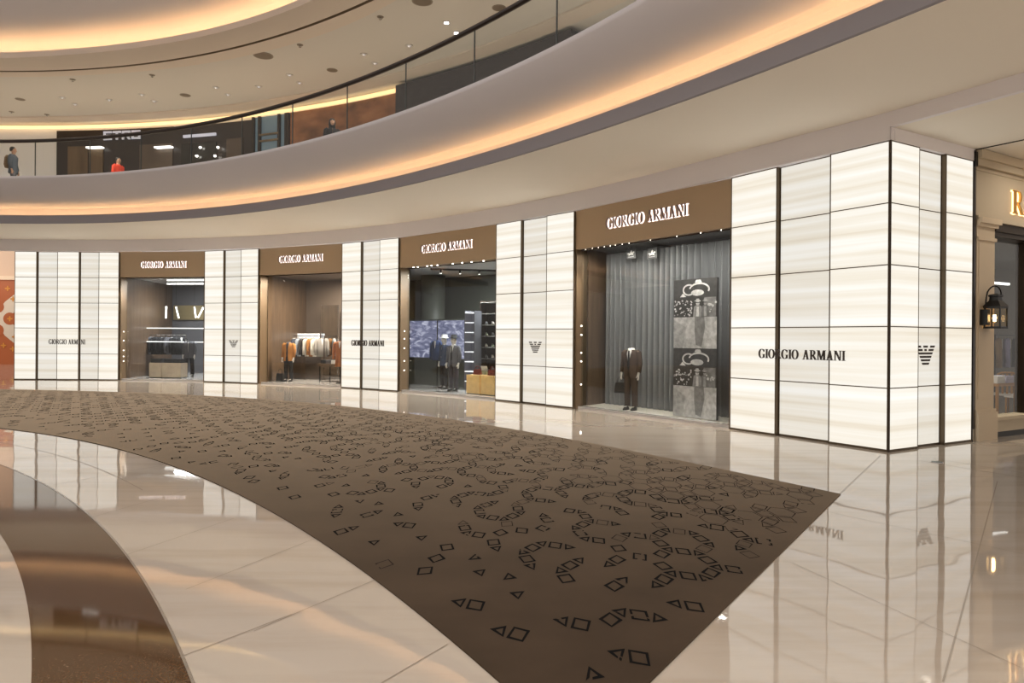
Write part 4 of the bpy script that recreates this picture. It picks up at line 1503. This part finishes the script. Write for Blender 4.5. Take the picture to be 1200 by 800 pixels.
# floor outlet
p = at(1099, 542.5, 0)
root = thing('floor_outlet', 'small dark oval floor outlet in front of the corner pier', 'floor outlet', p)
mb = MB(); mb.lathe([(0, .001), (.075, .001), (.07, .012), (0, .014)], p, 18); mb.build('cover', pmat('outlet_green', (.05, .07, .055), .3, .5), root)
mb = MB(); mb.lathe([(.078, .001), (.088, .001), (.086, .008), (.078, .008)], p, 18); mb.build('rim', M_STEEL, root)

# ------------------------------------------------------------------ far left: the orange wall beyond
OW = Plane(Vector((-38, 41.0, 0)), Vector((-22, 42.6, 0)))
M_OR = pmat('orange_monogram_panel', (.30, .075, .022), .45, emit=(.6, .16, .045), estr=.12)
M_YM = pmat('yellow_motif', (.62, .26, .04), .5)
ow = thing('patterned_hoarding', 'orange wall panel with a giant pale flower and small yellow motifs', 'hoarding', OW(8, 0, 0))
mb = MB(); OW.box(mb, 0, 12, 0, .3, 0, 4.9); mb.build('panel', M_OR, ow)
mb = MB(); OW.box(mb, 0, 12, -.12, .3, 4.9, 5.12); mb.build('ledge', pmat('pale_ledge', (.75, .62, .48), .5), ow)
uc, zc = OW.uz(-3, 372, 0)
mb = MB()
st = []
for k in range(32):
    t = 2 * math.pi * k / 32
    rr = .30 + 1.75 * abs(math.cos(2 * t - math.pi / 2)) ** 2.4
    st.append(OW(uc + rr * math.cos(t), -.012, zc + rr * math.sin(t)))
mb.prism(st, OW.n * .006)
mb.build('pale_flower', pmat('pale_flower', (.70, .62, .52), .5), ow)
mb = MB()
for k in range(4):
    t = math.pi / 2 * k
    c = OW(uc + .68 * math.cos(t), -.02, zc + .68 * math.sin(t))
    mb.prism([c + OW.u * .36 * math.cos(q) + UP * .36 * math.sin(q) for q in [2 * math.pi * j / 18 for j in range(18)]], OW.n * .006)
mb.build('flower_eye', M_OR, ow)
mb = MB()
for du, dz in ((.68, 0), (.85, 1.15), (.55, 1.75), (.95, -1.05), (.35, -1.55), (.85, -1.75), (-.6, .0), (-.85, 1.15), (1.5, .6), (1.5, -.6)):
    c = OW(uc + du, -.028, zc + dz)
    mb.prism([c + OW.u * (.05 + .11 * abs(math.cos(2 * q)) ** 1.5) * math.cos(q) + UP * (.05 + .11 * abs(math.cos(2 * q)) ** 1.5) * math.sin(q) for q in [2 * math.pi * j / 24 for j in range(24)]], OW.n * .004)
mb.build('small_motif', M_YM, ow)
mb = MB(); OW.box(mb, -3, 16, .31, .5, 0, 9)
struct(mb.build('wall_far', pmat('pink_beige_wall', (.62, .48, .38), .7)))
q = OW(7, -3.5, 6.3)
area('hoarding_light', q, 4, 110, (1, .80, .62), target=OW(7, 0, 4.5))

# ------------------------------------------------------------------ upper floor: back wall in bays, ceiling, upper ring
TP = lambda px: px_theta(px, R_BACK)


def arc(mb, t0, t1, r0, r1, z0, z1, n=None):
    n = n or max(2, int(abs(t1 - t0) / R(1.5)))
    T = ths(t0, t1, n)
    mb.loft([[pol(r0, t, z0), pol(r1, t, z0), pol(r1, t, z1), pol(r0, t, z1)] for t in T])
    return mb


ZW = 9.9
tA = TP(66)
mb = MB(); arc(mb, T0, T1, 30.3, 30.5, Z_UP, 10.05); struct(mb.build('wall_upper_back', M_WALLW))
# first dark shop with block letters
sh2 = thing('boutique_facade', 'dark upper floor shop front with pale block letters and wooden bays', 'shop front', pol(30.3, TP(140), Z_UP))
mb = MB(); arc(mb, TP(203), tA, 30.25, 30.29, Z_UP, 9.86); mb.build('dark_wall', M_DARKWALL, sh2)
M_BAY = pmat('bronze_wood_bay', (.135, .088, .045), .4, noise=(4, .2, (1, 1, .15)))
M_BAY2 = pmat('brown_bay', (.115, .085, .062), .4)
for a_, b_, m_, zt in ((80, 121, M_BAY, 9.22), (164, 202.5, M_BAY2, 9.20)):
    mb = MB(); arc(mb, TP(b_), TP(a_), 30.20, 30.26, Z_UP, zt); mb.build('wood_bay', m_, sh2)
mb = MB(); arc(mb, TP(104.8), TP(104), 30.18, 30.21, Z_UP, 9.22); mb.build('bay_mullion', M_BLACK, sh2)


def upper_point(px, py, r):
    t = px_theta(px, lambda q: r)
    p = pol(r, t, 0)
    return t, CAMZ + (hz(px) - py) * p.y / FOC


t_, zl_ = upper_point(120.5, 163.5, 30.2)
pa, pb_ = pol(30.2, t_, 0), pol(30.2, px_theta(163.5, lambda q: 30.2), 0)
PE = Plane(pa, pb_)
lettering('ETRO', pa + UP * zl_, PE.u, UP, PE.n, .34, PE.w, pmat('pale_block_letter', (.55, .55, .60), .4, emit=(.8, .8, .9), estr=.22), sh2, depth=.04, off=.01, glyph=BLOCK, gap=.16)
for x0, x1, y0, y1 in ((101, 119, 169.5, 172.5), (181, 200, 169, 172)):
    t0_, z1_ = upper_point(x0, y0, 30.1)
    t1_, z0_ = upper_point(x1, y1, 30.1)
    mb = MB(); arc(mb, t1_, t0_, 30.0, 30.19, z0_, z0_ + .05, 3); mb.build('flat_lamp', M_WHITELED, sh2)
# second dark shop with a lit window
sh3 = thing('boutique_facade', 'dark upper floor shop front with a slim light bar and spotlit window', 'shop front', pol(30.3, TP(250), Z_UP))
mb = MB(); arc(mb, TP(297), TP(203), 30.24, 30.29, Z_UP, 9.84); mb.build('dark_wall', M_DARKWALL, sh3)
mb = MB(); arc(mb, TP(254), TP(213), 30.20, 30.25, Z_UP, 9.15); mb.build('shop_window', pmat('dark_window', (.03, .028, .024), .08), sh3)
mb = MB(); arc(mb, TP(285), TP(266), 30.19, 30.25, Z_UP, 9.2); mb.build('brown_bay', M_BAY2, sh3)
t0_, z0_ = upper_point(214, 161, 30.18)
t1_, _ = upper_point(252, 161, 30.18)
mb = MB(); arc(mb, t1_, t0_, 30.12, 30.18, z0_, z0_ + .10); mb.build('light_bar', pmat('dim_light_bar', (.5, .5, .55), .4, emit=(.75, .75, .9), estr=.35), sh3)
for x, y in ((233, 172), (254, 172), (250.5, 182), (229, 182)):
    t_, z_ = upper_point(x, y, 30.1)
    mb = MB(); mb.lathe([(0, -.04), (.04, -.03), (.05, 0), (.04, .03), (0, .04)], pol(30.1, t_, z_), 10); mb.build('spotlight', M_SPOT, sh3)
# glazed bay
sh4 = thing('glazed_bay', 'blue grey glazed upper floor bay with brass bars beside the marble wall', 'shop front', pol(30.3, TP(318), Z_UP))
mb = MB(); arc(mb, TP(339.6), TP(297), 30.24, 30.29, Z_UP, 9.9); mb.build('glazing', pmat('blue_glazing', (.12, .17, .20), .12, emit=(.3, .42, .5), estr=.12), sh4)
mb = MB()
for x in (297.8, 305, 328, 336.3, 338.9):
    t_ = TP(x); arc(mb, t_ - .0016, t_ + .0016, 30.14, 30.26, Z_UP, 9.9, 1)
mb.build('mullion', M_DARKBRONZE, sh4)
mb = MB()
for z_ in (8.95, 9.18):
    arc(mb, TP(328), TP(305), 30.14, 30.24, z_, z_ + .06)
mb.build('brass_bar', M_BRASS, sh4)
# marble wall and the dark panel wall
M_ROUGE = pmat('orange_brown_marble', (.30, .135, .060), .2, noise=(1.1, .45, (1, 1, 2)))
mb = MB(); arc(mb, TP(473.5), TP(340.5), 30.2, 30.29, Z_UP, 9.9); struct(mb.build('wall_upper_marble', M_ROUGE))
M_CHAR = pmat('charcoal_panel', (.045, .042, .048), .25, noise=(5, .35, (1, 1, 6)))
mb = MB(); arc(mb, TP(681), TP(473.7), 29.8, 30.29, Z_UP, 9.98); struct(mb.build('wall_upper_dark', M_CHAR))

# ceiling of the upper floor, with its rim by the atrium and by the wall
mb = MB(); sweep(mb, lambda t: [(R_EDGE3(t), Z_CEIL + .05), (30.6, Z_CEIL + .05)])
struct(mb.build('ceiling_upper', M_CEIL, loc=(CX, CY, 10)))
mb = MB(); sweep(mb, lambda t: [(29.15, Z_CEIL + .045), (29.15, Z_CEIL), (29.75, Z_CEIL), (29.75, Z_CEIL + .045)], close=True)
struct(mb.build('trim_7', M_RIM, loc=(CX, CY, 10)))


def up_prof(t):
    g, a = R_GROOVE(t), R_LIP3(t)
    e = R_EDGE3(t)
    w = .05
    b = a - 1.9
    d = b - a
    return [(e, Z_CEIL + .06), (e, Z_CEIL), (g + w, Z_CEIL), (g + w, Z_CEIL + .10), (g - w, Z_CEIL + .10), (g - w, Z_CEIL), (a, Z_CEIL), (a, Z_CEIL + .17), (a + .05, Z_CEIL + .17), (a + .05, Z_CEIL + .08), (a + .46, Z_CEIL + .08), (a + .5, Z_CEIL + .42),
            (a + .30, Z_CEIL + .54), (a, Z_CEIL + .58), (a + d * .2, Z_CEIL + .62), (a + d * .45, Z_CEIL + .74), (a + d * .7, Z_CEIL + .92), (a + d * .9, Z_CEIL + 1.15), (b, Z_CEIL + 1.35), (b + .3, Z_CEIL + 1.36), (30.6, Z_CEIL + 1.36)]


mb = MB(); sweep(mb, up_prof)
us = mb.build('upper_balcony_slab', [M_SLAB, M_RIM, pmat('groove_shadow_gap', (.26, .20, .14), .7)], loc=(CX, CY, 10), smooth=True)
npf = len(up_prof(1.0))
for i, p in enumerate(us.data.polygons):
    j = i % (npf - 1)
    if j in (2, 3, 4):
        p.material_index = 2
    elif j in (0, 1, 5, 6, 7):
        p.material_index = 1
    if j < 12:
        p.use_smooth = False
struct(us)
led = MB()
for t0, t1 in zip(TH[:-1], TH[1:]):
    a0, a1 = R_LIP3(t0), R_LIP3(t1)
    led.hexa([pol(a0 + .14, t0, Z_CEIL + .085), pol(a1 + .14, t1, Z_CEIL + .085), pol(a1 + .18, t1, Z_CEIL + .085), pol(a0 + .18, t0, Z_CEIL + .085)],
             [pol(a0 + .14, t0, Z_CEIL + .105), pol(a1 + .14, t1, Z_CEIL + .105), pol(a1 + .18, t1, Z_CEIL + .105), pol(a0 + .18, t0, Z_CEIL + .105)])
tag(led.build('cove_light_strip', M_LED, loc=(CX, CY, 10)), 'warm light strip lying in the trough of the uppermost balcony ring', 'light strip')
# wall-top cove light of the upper floor
mb = MB(); arc(mb, TP(473.5), T1, 30.12, 30.19, 9.92, 10.03, 70)
tag(mb.build('cove_light_strip', M_COVE, loc=(CX, CY, 9.9)), 'warm light line along the top of the upper floor back wall', 'light strip')

# ------------------------------------------------------------------ glass balustrade
bl = thing('glass_balustrade', 'curved glass balustrade with dark handrail along the balcony edge', 'balustrade', pol(R_TOP(R(60)), R(60), Z_UP))
ZR = 7.82
RB = lambda t: R_TOP(t) + .06
cuts = [T1] + [px_theta(x, RB) for x in (-120, -75, -22, 40, 104, 164, 222.5, 282, 341, 404.7, 473.6, 553.5, 650)]
tl = cuts[-1]
while tl > R(8):
    tl -= R(5.6)
    cuts.append(tl)
for a_, b_ in zip(cuts[:-1], cuts[1:]):
    mb = MB()
    T = ths(a_ - .0006, b_ + .0006, 6)
    mb.loft([[pol(RB(t), t, Z_UP + .01), pol(RB(t) + .015, t, Z_UP + .01), pol(RB(t) + .015, t, ZR), pol(RB(t), t, ZR)] for t in T])
    mb.build('glass_panel', M_GLASSB, bl)
mb = MB()
for b_ in cuts[1:-1]:
    mb.loft([[pol(RB(t) - .002, t, Z_UP + .01), pol(RB(t) + .017, t, Z_UP + .01), pol(RB(t) + .017, t, ZR), pol(RB(t) - .002, t, ZR)] for t in (b_ - .0005, b_ + .0005)])
mb.build('panel_joint', pmat('glass_edge', (.05, .06, .06), .3), bl)
mb = MB()
mb.loft([[pol(RB(t) + .0075 + .055 * math.cos(q), t, ZR + .045 + .055 * math.sin(q)) for q in [2 * math.pi * k / 10 for k in range(10)]] for t in TH])
mb.build('handrail', M_RAIL, bl, smooth=True)

# ------------------------------------------------------------------ ceiling fittings of the upper floor
LG = [(71, 113), (86, 121), (126, 116), (164, 110), (178.6, 117.6), (251, 101.6), (265, 110), (301, 100.6), (337, 87), (349, 96.4), (424, 63), (437, 73.4), (477, 53), (520.4, 26), (532, 38), (640, -22), (700, -25), (730, -60), (-60, 118), (-130, 112)]
for i, (x, y) in enumerate(LG):
    p = at(x, y, Z_CEIL + .05)
    bright = 500 < x < 600
    if i < 15:          # the others are unseen beams added to brighten the upper wall
        r = thing('ceiling_downlight', '%s recessed downlight from the left in the upper ceiling%s' % (ordinal(i), ', shining brightly' if bright else ''), 'downlight', p, 0, 'downlights of the upper ceiling')
        mb = MB(); mb.lathe([(.055, -.001), (.115, -.001), (.115, -.018), (.055, -.018)], (0, 0, 0), 18); mb.build('trim_ring', pmat('light_grey_trim', (.62, .60, .58), .4), r, local=True)
        mb = MB(); mb.lathe([(0, -.004), (.055, -.004), (.05, -.03), (0, -.05)], (0, 0, 0), 14); mb.build('lamp', pmat('bright_lamp', (1, 1, 1), .4, emit=(1, .96, .9), estr=14) if bright else pmat('dim_lamp', (.5, .5, .5), .2, .8, emit=(1, .95, .9), estr=.25), r, local=True)
    if True:
        d = bpy.data.lights.new('downlight_beam', 'SPOT'); d.energy = 190 if x < 80 else 85; d.spot_size = R(125); d.spot_blend = .6; d.color = (1, .90, .76); d.shadow_soft_size = .05
        o = bpy.data.objects.new('downlight_beam', d); COL.objects.link(o); o.location = p - UP * .06
DS = [(21.6, 115, .16), (145, 135.6, .30), (215, 110.6, .18), (306, 64.4, .29), (387, 81.6, .17), (492, 1, .26), (582, 9, .18), (701, 3, .26)]
for i, (x, y, rr) in enumerate(DS):
    p = at(x, y, Z_CEIL + .05)
    r = thing('ceiling_speaker', '%s dark round ceiling speaker from the left, %s' % (ordinal(i), 'large' if rr > .2 else 'small'), 'speaker', p, 0, 'round speakers of the upper ceiling')
    mb = MB(); mb.lathe([(0, -.002), (rr * .9, -.002), (rr * .86, -.016), (0, -.02)], (0, 0, 0), 22); mb.build('grille', pmat('speaker_grille', (.22, .18, .14), .6), r, local=True)
    mb = MB(); mb.lathe([(rr * .9, -.001), (rr, -.001), (rr, -.012), (rr * .9, -.014)], (0, 0, 0), 22); mb.build('rim', pmat('speaker_rim', (.30, .26, .21), .5), r, local=True)
for i, (x, y) in enumerate([(11.6, 129.6), (53, 133), (83, 92), (176, 87), (349, 52), (443, 19.4)]):
    p = at(x, y, Z_CEIL + .05)
    r = thing('sprinkler', '%s small sprinkler head from the left in the upper ceiling' % ordinal(i), 'sprinkler', p, 0, 'sprinklers of the upper ceiling')
    mb = MB(); mb.lathe([(0, -.001), (.09, -.001), (.085, -.012), (0, -.014)], (0, 0, 0), 14); mb.build('plate', pmat('sprinkler_plate', (.25, .21, .17), .5), r, local=True)
    mb = MB(); mb.lathe([(0, -.015), (.018, -.015), (.018, -.06), (.04, -.065), (0, -.07)], (0, 0, 0), 10); mb.build('nozzle', M_STEEL, r, local=True)
# ------------------------------------------------------------------ people on the upper floor
M_SKIN = pmat('skin', (.42, .25, .17), .55)
M_HAIRB = pmat('dark_hair', (.015, .012, .010), .6)


def person(label, px, top_py, h, rz, jacket, trousers, hair=M_HAIRB, hood=False, stride=.5, pack=None):
    zt = Z_UP + .012 + h
    p = at(px, top_py, zt)
    r = thing('person', label, 'person', (p.x, p.y, Z_UP + .012), rz)
    s = h / 1.775
    r.scale = (s, s, s)
    figure_parts(r, jacket, trousers, M_SKIN, None, M_SHOE, head=True, hair=None if hood else hair, stride=stride)
    if hood:
        mb = MB()
        mb.loft([ell(0, .03, 1.42, .15, .10, 14), ell(0, .03, 1.50, .105, .105, 14), ell(0, .028, 1.60, .115, .118, 14), ell(0, .03, 1.70, .108, .112, 14), ell(0, .035, 1.775, .06, .065, 14)])
        mb.build('hood', jacket, r, local=True, smooth=True)
    if pack:
        mb = MB(); mb.loft([ell(0, .19, .98, .13, .08, 14), ell(0, .20, 1.10, .15, .10, 14), ell(0, .19, 1.36, .14, .085, 14), ell(0, .17, 1.44, .09, .05, 14)]); mb.build('backpack', pack, r, local=True, smooth=True)
    return r


person('person in dark grey clothes with a tan backpack walking past the white upper wall', 14, 170.5, 1.72, R(100), col_mat('slate_coat', (.06, .075, .10)), M_GREYCL, pack=col_mat('tan_pack', (.16, .10, .05)))
person('person in a bright red top in front of the block letter shop', 137, 183, 1.62, R(70), col_mat('red_top', (.62, .045, .015)), M_NAVY)
person('person in a black hooded coat before the orange marble wall', 387.5, 138.5, 1.66, R(20), M_SUIT, M_SUIT, hood=True, stride=.2)
